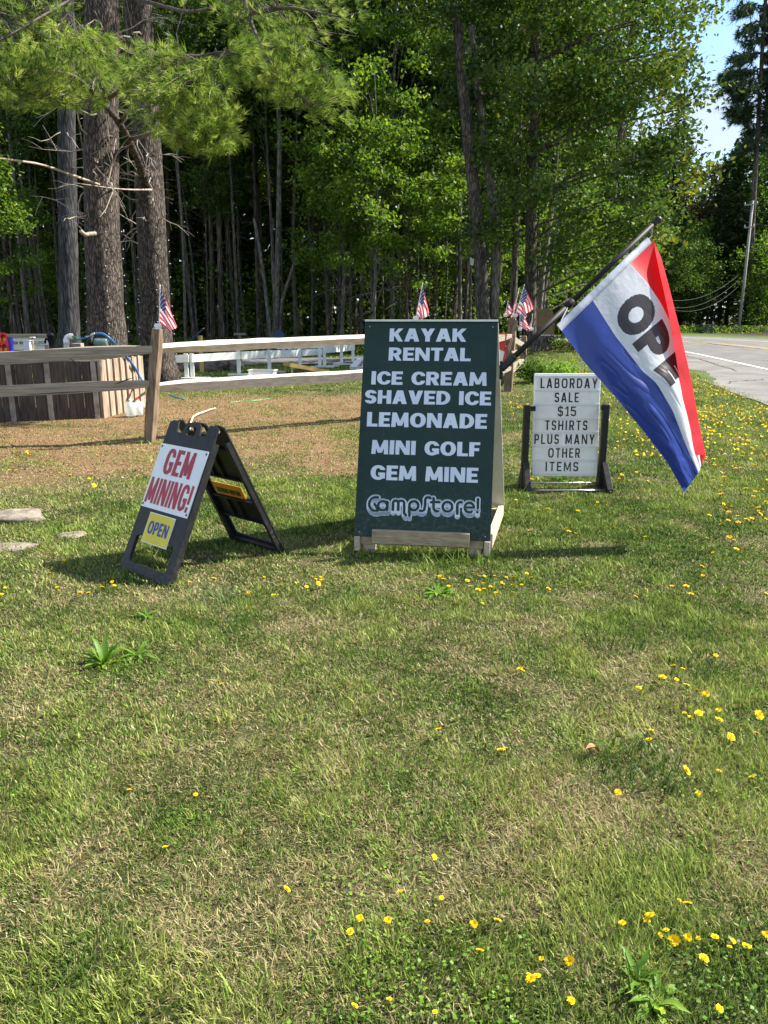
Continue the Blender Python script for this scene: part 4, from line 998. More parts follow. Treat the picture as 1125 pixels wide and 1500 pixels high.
pw = thing('white_bin_post', at(38, 514, YB + .2), 0, 'square white plastic post standing on the box beside a brown stake', 'post')
mb = MB(); pbox(mb, 35.5, 499.5, 42.5, 517, YB + .2, .09); mb.build('shaft', 'white_plastic', pw, bevel=.004)
mb = MB(); pbox(mb, 34.8, 498.4, 43.2, 499.5, YB + .19, .11); mb.build('cap', 'white_plastic', pw)
st_ = thing('brown_stake', at(44, 514, YB + .25), 0, 'brown wooden stake with pale sawn top beside the white post', 'stake')
mb = MB(); pbox(mb, 43.4, 495, 46.5, 517, YB + .3, .07); mb.build('shaft', 'lumber_new', st_, bevel=.004)
mb = MB(); pbox(mb, 43.2, 493.6, 48.5, 495, YB + .29, .09); mb.build('cap', 'white_paint', st_)
pk = thing('stub_post', at(115, 516, YB + .3), 0, 'short weathered grey post end between the elbow pipe and the motor', 'post')
mb = MB(); pbox(mb, 106, 503, 118, 518, YB + .3, .15); mb.build('shaft', 'wood_grey', pk, bevel=.008)
# two water jugs
for k, (x, y, cap, lab) in enumerate(((192.5, 611, 'white_plastic', 'clear plastic water jug with a white cap against the plank box'), (201.5, 610, 'red_plastic', 'clear plastic water jug with a red cap by the fence post'))):
    b0 = gp(x, y); b0.y += .05 * k; j = thing('water_jug', b0, .5 * k, lab, 'jug', 'plastic water jugs by the plank box')
    mb = MB(); n = 14
    prof = [(.068, .0), (.078, .012), (.080, .10), (.078, .15), (.055, .20), (.024, .235), (.022, .25)]
    mb.lathe((0, 0, .02), prof, n); mb.tube([(.045, 0, .225), (.085, 0, .215), (.095, 0, .17), (.082, 0, .13)], .013, 8); mb.build('body', 'jug_plastic', j, smooth=True, local=True)
    mb = MB(); mb.lathe((0, 0, .265), [(.023, 0), (.023, .022), (.018, .026)], 12); mb.build('cap', cap, j, local=True)

# ------------------------------------------------------------------ low white barriers of the little course
def barrier(pl, ptop, label, feet=True, nail=0):
    """pl: post pixels [(x, base y)], ptop: board corner pixels ((x0, top, bottom), (x1, top, bottom)) with the depth of the ends."""
    (xa, ya, yb2, Ya), (xb, yc, yd, Yb) = ptop
    p = at((xa + xb) / 2, 545, (Ya + Yb) / 2); p.z = 0
    root = thing('white_barrier', p, 0, label, 'barrier', 'low white board barriers beyond the rail fence')
    a = [at(xa, ya, Ya), at(xb, yc, Yb), at(xb, yd, Yb), at(xa, yb2, Ya)]; bk = [v + Vector((0, .04, 0)) for v in a]
    mb = MB(); mb.add(a + bk, [[3, 2, 1, 0], [4, 5, 6, 7], [0, 1, 5, 4], [1, 2, 6, 5], [2, 3, 7, 6], [3, 0, 4, 7]]); mb.build('board', 'white_paint', root)
    for (x, Y) in pl:
        f = (Y - Ya) / (Yb - Ya + 1e-6); top = at(x, ya + (yc - ya) * f - 1.5, Y).z; q0 = at(x, 500, Y)
        q0 = Vector(((x - CXP) / FPX * (Y * math.cos(PITCH) + (HC - .3) * math.sin(PITCH)), Y + .065, 0))
        mb = MB(); mb.bar(q0, q0 + Vector((0, 0, top)), .1, .045, up=(0, 1, 0)); mb.build('post', 'white_paint', root)
        if feet:
            mb = MB(); mb.box(q0 + Vector((.1, -.12, .035)), (.75, .1, .045)); mb.build('foot', 'white_paint', root)
    return root
barrier([(272, 20.0)], ((226, 521.5, 532.5, 19.7), (276, 519.5, 530.5, 20.0)), 'white barrier nearest the thick pine trunk, mostly hidden behind it')
barrier([(280.5, 20.1), (349, 21.3)], ((281, 519.5, 530.5, 20.05), (352, 515, 525.8, 21.3)), 'long sunlit white barrier between the pine trunk and the clear bin')
barrier([(394, 22.4), (439, 24.2)], ((353, 515, 526, 21.35), (441, 512, 522.5, 24.3)), 'long sunlit white barrier behind the yellow bean bag board')
barrier([(468, 24.6), (475, 25.0)], ((442, 512, 521.5, 24.4), (472, 511, 519.5, 24.9)), 'short white barrier right of the yellow bean bag board')
barrier([(500, 26.0), (517, 27.4)], ((475, 506.5, 517.5, 25.4), (520, 505, 513, 28)), 'bluish shaded white barrier beside the green board')
barrier([(415, 30), (424, 30.2)], ((405, 507.6, 511.5, 29.8), (520, 505.4, 508.8, 30.6)), 'farthest white barrier, a thin line below the woods', feet=False)

# ------------------------------------------------------------------ bean bag boards, clear bin, stands, rocks
def bag_board(c, yaw, m, label, stripes=False):
    root = thing('bag_board', c, yaw, label, 'game board')
    V, Fc = slab([[(-.3, 0), (.3, 0), (.3, 1.2), (-.3, 1.2)], [(.08 * math.cos(a), .97 + .08 * math.sin(a)) for a in [2 * math.pi * i / 18 for i in range(18)]]], .02)
    tl = math.atan2(.24, 1.18); mb = MB()
    mb.add([(v[0], v[1] * math.cos(tl) - v[2] * math.sin(tl), .08 + v[1] * math.sin(tl) + v[2] * math.cos(tl)) for v in V], Fc); top = mb.build('deck', m, root, local=True)
    mb = MB()
    for x in (-.285, .285): mb.bar((x, 0, .03), (x, 1.16, .265), .028, .09)
    mb.bar((-.27, .01, .03), (.27, .01, .035), .028, .06); mb.bar((-.27, 1.15, .265), (.27, 1.15, .265), .028, .085)
    mb.build('skirt', 'corn_wood' if not stripes else 'white_paint', root, local=True)
    for x in (-.25, .25):
        mb = MB(); mb.bar((x, 1.1, 0), (x, 1.1, .22), .05, .03, up=(0, 1, 0)); mb.build('leg', 'corn_wood', root, local=True)
    if stripes:
        for x, w, mm in ((-.055, .022, 'blue_letter'), (0, .055, 'red_letter'), (.055, .022, 'blue_letter')):
            mb = MB(); a = math.cos(tl), math.sin(tl)
            P = [(x + sx * w / 2, t * a[0], .0925 + t * a[1]) for sx, t in ((-1, .02), (1, .02), (1, .86), (-1, .86))]; mb.add(P, [[0, 1, 2, 3]]); mb.build('stripe', mm, top, local=True)
    return root
bag_board(gp(476, 546), R(117), 'corn_wood', 'natural yellow wood bean bag board tilted away beside the clear bin')
bag_board(gp(526, 541.5), R(-12), 'white_paint', 'white bean bag board with red and blue stripes beside the green board', True)
cb = thing('clear_bin', gp(385, 555), R(-6), 'clear plastic bin holding red and blue bags in the grass', 'bin')
V, Fc = slab([rrect(-.33, -.2, .33, .2, .04), rrect(-.315, -.185, .315, .185, .035)], .2); mb = MB(); mb.add([(v[0], v[1], v[2] + .12) for v in V], Fc); mb.box((0, 0, .02), (.62, .36, .012)); mb.build('tub', 'clear_plastic', cb, local=True)
mb = MB(); 
for y in (-.2, .2): mb.bar((-.35, y, .225), (.35, y, .225), .03, .02)
for x in (-.34, .34): mb.bar((x, -.185, .225), (x, .185, .225), .03, .02)
mb.build('rim', 'white_plastic', cb, local=True)
for i, (x, y, m) in enumerate(((-.2, .02, 'red_plastic'), (-.08, -.06, 'red_plastic'), (.05, .04, 'blue_plastic'), (.2, -.02, 'blue_plastic'))):
    b = thing('bean_bag', cb.location + Vector((x, y, .03)), i * .7, ('red bean bag at the end of the clear bin', 'red bean bag in the middle of the clear bin', 'blue bean bag in the middle of the clear bin', 'blue bean bag at the end of the clear bin')[i], 'bag', 'bean bags in the clear bin')
    mb = MB(); mb.lathe((0, 0, 0), [(.04, 0), (.085, .02), (.09, .05), (.07, .085), (.02, .1)], 10); mb.build('pouch', m, b, smooth=True, local=True)
def stand(px, Y, ytop, w, h, m, pm, label, rz, tilt):
    p = Vector(((px - CXP) / FPX * (Y * math.cos(PITCH) + (HC - .5) * math.sin(PITCH)), Y, 0)); zt = at(px, ytop, Y).z
    root = thing('trail_stand', p, rz, label, 'stand', 'slanted stands beyond the white barriers')
    mb = MB(); mb.bar((0, 0, -.05), (0, 0, zt), .11, .11, up=(0, 1, 0)); mb.build('post', pm, root, local=True)
    u = Vector((0, math.cos(tilt), math.sin(tilt))); mb = MB(); mb.box((0, -.07, zt + .05), (w, h, .03), (Vector((1, 0, 0)), u, Vector((1, 0, 0)).cross(u)) if tilt < 1.5 else (Vector((.707, 0, .707)), Vector((-.707, 0, .707)), Vector((0, -1, 0)))); mb.build('panel', m, root, local=True)
stand(294.5, 22.6, 492, .42, .5, 'sign_blue', 'corn_wood', 'blue slanted panel on a yellowish post nearest the thick pine', R(-82), R(40))
stand(352, 34, 491, .5, .4, 'wood_grey', 'wood_grey', 'small grey flat topped stand at the edge of the woods', R(8), R(8))
stand(409.5, 31, 493, .36, .36, 'sign_blue', 'post_brown', 'dark blue diamond shaped panel on a brown post', R(0), R(90))
def rock(c, sx, sy, sz, seed, m, name, label, group=None, cat='rock'):
    r = random.Random(seed); mb = MB(); n, k = 14, 8
    prof = []
    mb.lathe((0, 0, 0), [(max(.02, math.sin(math.pi * (i + .35) / (k + .2))), -math.cos(math.pi * i / (k - 1))) for i in range(k)], n)
    ph = [r.uniform(0, 6) for _ in range(6)]
    V = []
    for v in mb.V:
        x, y, z = v; f = 1 + .16 * math.sin(3 * x + ph[0]) + .13 * math.sin(4 * y + ph[1] + 2 * z) + .10 * math.sin(5 * z + ph[2] + 3 * x)
        sg_ = lambda q: math.copysign(abs(q) ** .75, q)
        V.append((sg_(x) * f * sx, sg_(y) * f * sy, sg_(z) * f * sz + r.uniform(-.02, .02) * sz))
    mb.V = V; o = mb.build(name, m, None, smooth=True, local=True); o.location = c; o.rotation_euler = (0, 0, r.uniform(0, 3))
    b = o.modifiers.new('sub', 'SUBSURF'); b.levels = b.render_levels = 2
    tx = bpy.data.textures.new('rock_lumps', 'CLOUDS'); tx.noise_scale = .09 if sx < .25 or name == 'stepping_stone' else .16; tx.noise_depth = 4
    dm = o.modifiers.new('lumps', 'DISPLACE'); dm.texture = tx; dm.strength = sz * .55; dm.mid_level = .5
    return tag(o, label, cat, group)
for i, (x, y, w) in enumerate(((262, 537, .34), (292, 536, .3), (305, 536.5, .42), (318, 537, .36), (329, 534, .3), (339, 535, .34), (346, 532, .26), (252, 539, .3))):
    Y = 23.4 + .25 * (i % 3); c = at(x, y, Y); c.z = .12
    rock(c, w, w * .8, w * .62, 30 + i, 'rock_brown', 'rock', 'brown field rock in the low row behind the white barrier', 'row of field rocks behind the white barrier')
for (x0, x1, yb, yt, sd_, lab) in ((-40, 70, 768, 746, 51, 'largest pale flat stone set in the lawn at the edge'), (78, 118, 790, 777, 52, 'small tan flat stone set in the lawn'), (-30, 48, 808, 794, 53, 'low pinkish flat stone sunk in the lawn')):
    a, b = gp(x0, yb), gp(x1, (yb + yt) / 2 + 2); c = (a + b) / 2; c.y += .06; c.z = .012 if sd_ == 51 else -.005
    o = rock(c, (b - a).length * .52, .15 if sd_ == 51 else .10, .042 if sd_ == 51 else .022, sd_, 'stone', 'stepping_stone', lab, 'flat stones in the lawn', 'stone'); o.rotation_euler = (0, 0, R(8))
tw = MB(); tp = [gp(277, 640), gp(279, 624), gp(283, 614), gp(291, 609.5), gp(300, 606.5), gp(307, 603.5), gp(316, 601)]
tp = [p + Vector((0, 0, .04)) for p in tp]; tw.tube(tp, [.012, .014, .015, .016, .014, .012, .008], 8)
tag(tw.build('stick', 'pale_stick', None, smooth=True, origin=tp[0]), 'pale bent stick lying in the dry grass behind the plastic sign', 'stick')

# ------------------------------------------------------------------ things by the road
zt = .62
sp0 = at(797, 507, 24.0)
stp = thing('tree_stump', sp0, 0, 'weathered tree stump with pale sawn top on the weedy mound', 'stump')
mb = MB(); n = 18
hs = at(797, 491.5, 24).z - sp0.z
prof = [(.44, -.25), (.36, .0), (.30, .12), (.285, hs)]
mb.lathe(sp0, prof, n); rr_ = random.Random(5); mb.V = [(v[0] + rr_.uniform(-.03, .03), v[1] + rr_.uniform(-.03, .03), v[2]) for v in mb.V]; mb.build('trunk', 'bark_dark', stp, smooth=True)
mb = MB(); mb.lathe(sp0 + Vector((0, 0, hs)), [(.28, .002), (.27, .02)], n); mb.build('sawn_top', 'stump_top', stp)
for k, (x0, x1, yt, yb, Y, lab, hol) in enumerate(((781, 811, 453, 503, 29.5, 'brown plywood board with rounded top and a small square hole', 1), (797, 813, 463, 500, 30.2, 'second brown plywood board leaning behind the one with a hole', 0))):
    a, b = at(x0, yb, Y), at(x1, yt, Y); w, h = b.x - a.x, b.z - .3; root = thing('plywood_board', ((a.x + b.x) / 2, Y, .3), R(-6 if k else 5), lab, 'board')
    cs_ = [rrect(-w / 2, 0, w / 2, h, .18)]
    if hol: cs_ += [[(-.28, .62), (-.13, .62), (-.13, .88), (-.28, .88)]]
    V, Fc = slab(cs_, .03, .003); mb = MB(); mb.add([(v[0], v[2], v[1]) for v in V], Fc); mb.build('panel', 'plywood_brown', root, local=True)
    if hol: mb = MB(); mb.bar((.10, .03, .1), (.10, .03, h * .7), .05, .03, up=(0, 1, 0)); mb.build('brace', 'corn_wood', root, local=True)
ws = thing('pole_sign', at(918, 480, 33), 0, 'plain white box sign on a thin post seen past the flag', 'sign')
ws.location.z = 0; c = at(918, 379, 33)
mb = MB(); mb.box((0, 0, c.z), (.78, .16, .62)); mb.build('box', 'white_paint', ws, local=True, bevel=.02)
mb = MB(); mb.box((0, 0, c.z + .33), (.86, .2, .03)); mb.build('cap', 'galvanised', ws, local=True)
mb = MB(); mb.tube([(0, 0, 0), (0, 0, c.z - .3)], .05, 10); mb.build('post', 'galvanised', ws, local=True)
# utility pole with its wires
UP = gp(1081, 487.3); UP = Vector((UP.x, UP.y, 0)); ztop = at(1086, 294, UP.y).z
up_ = thing('utility_pole', UP, 0, 'pale grey wooden utility pole with small crossarms across the road', 'pole')
mb = MB(); mb.tube([(0, 0, 0), (.05, 0, ztop * .33), (.02, 0, ztop)], [.15, .14, .115], 12); mb.build('shaft', 'pole_wood', up_, smooth=True, local=True)
for z, l in ((.965, .8), (.80, .6)):
    mb = MB(); mb.bar((-l, -.2, ztop * z), (l * .5, -.2, ztop * z + .1), .09, .1); mb.build('crossarm', 'pole_wood', up_, local=True)
    for x in (-l + .05, l * .45):
        mb = MB(); mb.lathe((x, -.2, ztop * z + .06 + (.09 if x > 0 else 0)), [(.03, 0), (.05, .05), (.03, .1), (.05, .14), (.02, .2)], 8); mb.build('insulator', 'white_plastic', up_, local=True)
def wire(a, b, sag, r, label):
    P = [a.lerp(b, i / 20) - Vector((0, 0, sag * 4 * (i / 20) * (1 - i / 20))) for i in range(21)]
    mb = MB(); mb.tube(P, r, 5); return tag(mb.build('overhead_wire', 'wire_dark', None, origin=a), label, 'wire', 'wires on the utility pole')
for (ya, yb, s, lab) in ((402, 432, 1.2, 'highest overhead wire running left from the utility pole'), (409, 440, 1.4, 'middle overhead wire running left from the utility pole'), (418, 437, 1.6, 'lowest overhead wire running left from the utility pole')):
    wire(at(1083, ya, UP.y - .1), at(950, yb, 62), s, .009, lab)
for (ya, yb, lab) in ((306, 303, 'upper overhead wire running right out of view from the pole'), (323, 325, 'lower overhead wire running right out of view from the pole')):
    wire(at(1087, ya, UP.y - .1), at(1190, yb, UP.y - 8), .4, .012, lab)
tb = thing('dark_bin', gp(1033.5, 488.2), R(8), 'dark box shaped refuse bin on the far road verge', 'bin')
mb = MB(); mb.add([(-.5, -.4, 0), (.5, -.4, 0), (.5, .4, 0), (-.5, .4, 0), (-.56, -.46, .72), (.56, -.46, .72), (.56, .46, .72), (-.56, .46, .72)], [[3, 2, 1, 0], [4, 5, 6, 7], [0, 1, 5, 4], [1, 2, 6, 5], [2, 3, 7, 6], [3, 0, 4, 7]]); mb.build('body', 'dark_bin', tb, local=True)
mb = MB(); mb.box((0, 0, .75), (1.18, .98, .06)); mb.build('lid', 'black_plastic', tb, local=True, bevel=.015)

# ------------------------------------------------------------------ trees: builders
def rs(seed): return np.random.RandomState(seed)
def rough_tube(mb, pts, rad, n, rough, seed, flare=0):
    """A trunk or limb whose rings are uneven."""
    k0 = len(mb.V); mb.tube(pts, rad, n)
    r = rs(seed); c = [Vector(p) for p in pts]
    for i in range(len(pts)):
        for k in range(n):
            v = Vector(mb.V[k0 + i * n + k]); d = v - c[i]; a = 2 * math.pi * k / n
            f = 1 + rough * (r.rand() - .5) * 2 + .05 * math.sin(3 * a + i * .3) + (flare * math.exp(-i * .9) * max(0, math.sin(5 * a + seed)) if flare else 0)
            mb.V[k0 + i * n + k] = tuple(c[i] + d * f)
def resample(pts, n):
    P = np.array([list(p) for p in pts], float); d = np.concatenate([[0], np.cumsum(np.linalg.norm(np.diff(P, axis=0), axis=1))]); t = np.linspace(0, d[-1], n)
    Q = np.stack([np.interp(t, d, P[:, i]) for i in range(3)], 1)
    for _ in range(max(1, n // 8)): Q[1:-1] = .25 * Q[:-2] + .5 * Q[1:-1] + .25 * Q[2:]
    return [Vector(q) for q in Q]
def rand_unit(r, n):
    v = r.randn(n, 3); return v / np.linalg.norm(v, axis=1)[:, None]
def leaf_quads(r, P, size, up=.6, droop=.25, asp=.62, dirb=None):
    """Pointed leaves (four corners) at points P, facing mostly upward, each turned its own way."""
    n = len(P); nor = rand_unit(r, n); nor[:, 2] += up * 1.6; nor /= np.linalg.norm(nor, axis=1)[:, None]
    d = rand_unit(r, n); d[:, 2] -= droop
    if dirb is not None: d += dirb
    d -= nor * np.sum(d * nor, 1)[:, None]; d /= np.linalg.norm(d, axis=1)[:, None] + 1e-9
    s = np.cross(nor, d); L = (size * (.65 + .7 * r.rand(n)))[:, None]
    a = P - d * L * .5; b = P + s * L * asp * .5 + d * L * .05; c = P + d * L * .5; e = P - s * L * asp * .5 + d * L * .05
    return np.stack([a, b, c, e], 1).reshape(-1, 3)
def needle_tufts(r, P, D, k, length, width, spread=.8):
    """Bundles of k thin needles at points P fanning round directions D (triangles)."""
    n = len(P); P = np.repeat(P, k, 0); D = np.repeat(D, k, 0) + rand_unit(r, n * k) * spread
    D /= np.linalg.norm(D, axis=1)[:, None] + 1e-9
    L = (length * (.6 + .6 * r.rand(n * k)))[:, None]; D2 = D.copy(); D2[:, 2] -= .18; 
    s = np.cross(D, rand_unit(r, n * k)); s /= np.linalg.norm(s, axis=1)[:, None] + 1e-9
    w = width * (.7 + .6 * r.rand(n * k))[:, None]
    st = P - D * L * .05
    return np.stack([st - s * w * .5, st + s * w * .5, P + D2 * L], 1).reshape(-1, 3)
def poly_mesh(name, V, k, mats, mi=None):
    n = len(V) // k
    return fastmesh(name, V, np.full(n, k), np.arange(n * k), mats, mi=mi)
def clumps(r, c, rad, n_cl, n_leaf, cr, hollow=.45):
    """Leaf positions in clumps over an ellipsoid's outer part, thinner inside, so that gaps stay open."""
    u = rand_unit(r, n_cl); q = (hollow + (1 - hollow) * r.rand(n_cl) ** .6)[:, None]
    C = np.array(c) + u * q * np.array(rad)
    k = r.randint(0, n_cl, n_leaf); g = r.randn(n_leaf, 3) * np.array([cr, cr, cr * .55])
    return C[k] + g, C
def limbs(mb, r, start_pts, C, frac, r0, seed):
    for i, c in enumerate(C):
        if r.rand() > frac: continue
        z = np.clip(c[2] - (.8 + 1.5 * r.rand()), start_pts[0][2], start_pts[-1][2])
        s = min(start_pts, key=lambda p: abs(p[2] - z)); s = np.array(s); m = (s * .55 + c * .45) + np.array([0, 0, .25]); 
        mb.tube([s, m, c], [r0, r0 * .6, r0 * .25], 5, cap=False)

# ------------------------------------------------------------------ the big pines behind the fence
def base_at(px, Y, z=0.0):
    zc = Y * math.cos(PITCH) + (HC - z) * math.sin(PITCH); return Vector(((px - CXP) / FPX * zc, Y, z))
def pine_trunk(pxs, Y, rad, label, name, m, seed, rough=.05, zmax=26, n=26, flare=.35):
    """pxs: pixel positions (x, y) up the trunk's middle at depth Y; above the picture it goes on to zmax."""
    pts = [base_at(pxs[0][0], Y, -.15)] + [at(x, y, Y) for x, y in pxs[1:]]
    d = (pts[-1] - pts[-2]).normalized(); d.z = max(d.z, .8); L = zmax - pts[-1].z
    pts += [pts[-1] + Vector((d.x * L * .3, d.y * L * .3 + .2, L * .5)), pts[-1] + Vector((d.x * L * .5, .5, L))]
    P = resample(pts, 56); R_ = [rad * (1.0 - .62 * (i / 55)) * (1 + .42 * math.exp(-max(p.z, 0) * 1.6)) for i, p in enumerate(P)]
    mb = MB(); rough_tube(mb, P, R_, n, rough, seed, flare)
    o = mb.build(name, m, None, smooth=True, origin=Vector((pts[0].x, Y, 0))); tag(o, label, 'tree'); return o, P
t1, T1P = pine_trunk([(103, 0), (100, 400), (97, 200), (98, 60)], 28, .34, 'straight bluish grey pine trunk left of the two thick pines', 'pine_tree', 'bark_shaded', 2, zmax=30)
t2, T2P = pine_trunk([(160, 0), (158, 470), (152, 400), (146, 330), (147, 200), (150, 60)], 17.2, .385, 'thick lit pine leaning behind the plank box, left of the fence post pine', 'pine_tree', 'bark_pine', 3)
t3, T3P = pine_trunk([(232, 0), (229, 480), (224, 380), (219, 280), (214, 200), (205, 60)], 18.9, .355, 'thick pine with the lit green boughs, right behind the fence post', 'pine_tree', 'bark_pine', 4)
# the forward limb and the long-needled boughs of the right-hand pine
def limb_px(pts, r0, r1, n=6):
    P = resample([at(x, y, Y) for x, y, Y in pts], 14); mb = MB()
    rough_tube(mb, P, [r0 + (r1 - r0) * i / 13 for i in range(14)], n, .10, int(pts[0][0]) + 7); return mb
BR = [[(214, 272, 18.6), (205, 240, 18.0), (188, 205, 17.2), (176, 180, 16.4), (150, 150, 15.0), (120, 138, 14.0)],
      [(176, 180, 16.4), (200, 145, 15), (250, 138, 14), (292, 115, 13)], [(150, 150, 15.0), (210, 110, 14), (270, 85, 13), (330, 75, 12.6)],
      [(188, 205, 17.2), (240, 190, 15.5), (290, 185, 14), (335, 195, 13)], [(150, 150, 15), (110, 110, 14), (60, 100, 13), (10, 120, 12.5)],
      [(120, 138, 14), (70, 140, 13), (20, 150, 12.5)], [(205, 0, 18), (280, 20, 16), (350, 0, 15), (420, -20, 14)],
      [(350, -60, 15), (362, 20, 14.4), (385, 75, 13.8), (420, 125, 13.2), (458, 156, 12.8)], [(385, 75, 13.8), (430, 60, 13.4), (480, 95, 13)],
      [(362, 20, 14.4), (420, 10, 13.8), (500, 25, 13)], [(205, -40, 18), (120, -10, 15), (50, 30, 13.5), (0, 60, 13)], [(150, 150, 15), (160, 90, 14), (130, 50, 13), (100, 20, 12.6)]]
for i, b in enumerate(BR): limb_px(b, .105 if i == 0 else .042, .03 if i == 0 else .010).build('limb', 'twig_dark' if i else 'bark_pine', t3, smooth=True)
def inpoly(px, py, poly):
    c = np.zeros(len(px), bool); j = len(poly) - 1
    for i in range(len(poly)):
        xi, yi = poly[i]; xj, yj = poly[j]
        c ^= ((yi > py) != (yj > py)) & (px < (xj - xi) * (py - yi) / (yj - yi + 1e-9) + xi); j = i
    return c
BP = np.concatenate([np.array([list(v) for v in resample([at(x, y, Y) for x, y, Y in b], 24)]) for b in BR])
def bough(r, poly, Y0, Y1, n, per, tl=.10, spread=.7, dense=1.0):
    """Twigs of a bough: each leaves the nearest limb and carries tufts along its outer part."""
    P = np.array(poly, float); out = []; tw = []
    x = r.uniform(P[:, 0].min(), P[:, 0].max(), n * 5); y = r.uniform(P[:, 1].min(), P[:, 1].max(), n * 5)
    k = inpoly(x, y, poly); x, y = x[k][:n], y[k][:n]
    pos = []; dr = []
    for a, b in zip(x, y):
        e = np.array(at(a, b, r.uniform(Y0, Y1))); s = BP[np.argmin(np.sum((BP - e) ** 2, 1) + r.rand(len(BP)) * .15)]
        d = e - s; L = np.linalg.norm(d) + 1e-6; d /= L; d = d + np.array([.25, -.15, .12]); d /= np.linalg.norm(d)
        st = e - d * min(L, .75); tw.append((s, st, e))
        t = r.rand(per) ** .7; pos.append(st + (e - st) * t[:, None] + r.randn(per, 3) * .06); dr.append(np.repeat(d[None], per, 0) + np.array([0, 0, .25]))
    return np.concatenate(pos), np.concatenate(dr), tw
r = rs(77); NP = []; ND = []; TW = []
for poly, a, b, n, per in (([(0, 105), (40, 62), (130, 40), (240, 66), (335, 98), (352, 170), (350, 213), (300, 222), (232, 205), (180, 165), (100, 150), (0, 165)], 11.8, 14.8, 330, 10),
                           ([(232, 150), (345, 130), (352, 210), (300, 224), (240, 205)], 11.8, 13.2, 70, 10),
                           ([(345, 60), (430, 45), (470, 105), (525, 132), (503, 172), (455, 155), (400, 150), (365, 125)], 12.4, 14, 120, 9),
                           ([(260, -60), (560, -60), (540, 40), (505, 75), (430, 70), (350, 62), (290, 20)], 13, 16, 80, 8),
                           ([(-60, -60), (150, -60), (120, 30), (40, 60), (-60, 100)], 12.5, 16, 36, 8)):
    p_, d_, t_ = bough(r, poly, a, b, n, per); NP.append(p_); ND.append(d_); TW += t_
NP = np.concatenate(NP); ND = np.concatenate(ND)
kp = r.rand(len(NP)) < .62; NP, ND = NP[kp], ND[kp]; kn = 20
V = needle_tufts(r, NP, ND, kn, .18, .0098, .62)
u = np.clip(r.rand(len(NP)) * .75 + .5 * (vnoise(NP[:, 0] + NP[:, 1], NP[:, 2], .35, 4) - .25), 0, 1)[:, None]
Cn = np.where(u < .6, np.array([.085, .165, .026]) * (1 - u / .6) + np.array([.27, .385, .055]) * (u / .6), np.array([.27, .385, .055]) * (1 - (u - .6) / .4) + np.array([.52, .58, .14]) * ((u - .6) / .4))
me = fastmesh('needles', V - np.array(t3.location), np.full(len(V) // 3, 3), np.arange(len(V)), ['needle_bundle'], col=np.repeat(Cn, kn * 3, 0)); link('needles', me, t3)
mb = MB()
for s, st, e in TW: mb.tube([s, s * .4 + st * .6 + np.array([0, 0, .05]), st, e], [.012, .009, .007, .004], 4, cap=False)
mb.build('twigs', 'twig_dark', t3)
# bare dead twigs on the two thick trunks
def dead_twigs(tree, P, zr, n, seed, lmax, bias):
    r = rs(seed); mb = MB()
    for i in range(n):
        z = r.uniform(*zr); c = min(P, key=lambda p: abs(p.z - z)); d = rand_unit(r, 1)[0]; d[2] *= .35; d += np.array(bias); d /= np.linalg.norm(d)
        L = lmax * (.35 + .65 * r.rand()); s = np.array(c) + d * .25; pts = [s]; cur = d.copy()
        for k in range(5):
            cur = cur + r.randn(3) * .28 + np.array([0, 0, -.10]); cur /= np.linalg.norm(cur); pts.append(pts[-1] + cur * L / 5)
        mb.tube(pts, [.017, .014, .011, .009, .007, .004], 5, cap=False)
        for k in (2, 3, 4):
            if r.rand() < .7:
                q = cur + r.randn(3) * .7; q /= np.linalg.norm(q); mb.tube([pts[k], pts[k] + q * .18 * L + np.array([0, 0, .02]), pts[k] + q * .38 * L], [.007, .005, .003], 4, cap=False)
    return mb.build('dead_twigs', 'twig_grey', tree)
dead_twigs(t2, T2P, (3.4, 7.2), 44, 5, 1.5, (.1, -.55, 0)); dead_twigs(t3, T3P, (3.4, 7.4), 40, 6, 1.5, (-.35, -.5, 0)); dead_twigs(t1, T1P, (5, 12), 14, 7, 1.6, (0, -.3, 0))
mb = limb_px([(150, 272, 17), (110, 258, 16), (60, 240, 15), (0, 232, 14), (-40, 228, 13.6)], .028, .016); mb.build('limb', 'twig_grey', t2, smooth=True)
mb = limb_px([(222, 278, 18.5), (190, 278, 17.6), (165, 276, 17), (110, 268, 16)], .022, .008); mb.build('limb', 'twig_grey', t3, smooth=True)
mb = limb_px([(140, 342, 16.6), (124, 344, 16.4), (118, 338, 16.3)], .045, .04); mb.build('stub', 'twig_grey', t2, smooth=True)
# upper crowns of the pines, above and around the top of the view
def pine_crown(tree, P, z0, z1, rmax, n, seed, k=16):
    r = rs(seed); pos = []; dr = []; mb = MB()
    for i in range(n):
        z = r.uniform(z0, z1); f = 1 - .6 * (z - z0) / (z1 - z0); a = r.uniform(0, 2 * math.pi); L = rmax * f * (.6 + .4 * r.rand())
        c = np.array(min(P, key=lambda p: abs(p.z - z))); d = np.array([math.cos(a), math.sin(a), .12]); e = c + d * L
        if e[1] < 16.5: continue
        mb.tube([c, c + d * L * .5 + np.array([0, 0, .1]), e], [.05, .03, .01], 5, cap=False)
        m = 34; t = .35 + .65 * r.rand(m); q = c + (e - c) * t[:, None] + r.randn(m, 3) * np.array([.38, .38, .14]) * L * .3; pos.append(q); dr.append(np.repeat(d[None], m, 0) * .7 + r.randn(m, 3) * .4)
    V = needle_tufts(r, np.concatenate(pos), np.concatenate(dr), k, .26, .02, .8)
    link('needles', poly_mesh('needles', V - np.array(tree.location), 3, ['needle_dark']), tree); mb.build('limb', 'twig_dark', tree)
pine_crown(t1, T1P, 9.5, 28, 4.6, 60, 11); pine_crown(t2, T2P, 9.0, 24, 4.0, 50, 12); pine_crown(t3, T3P, 9.4, 24, 3.6, 50, 13)
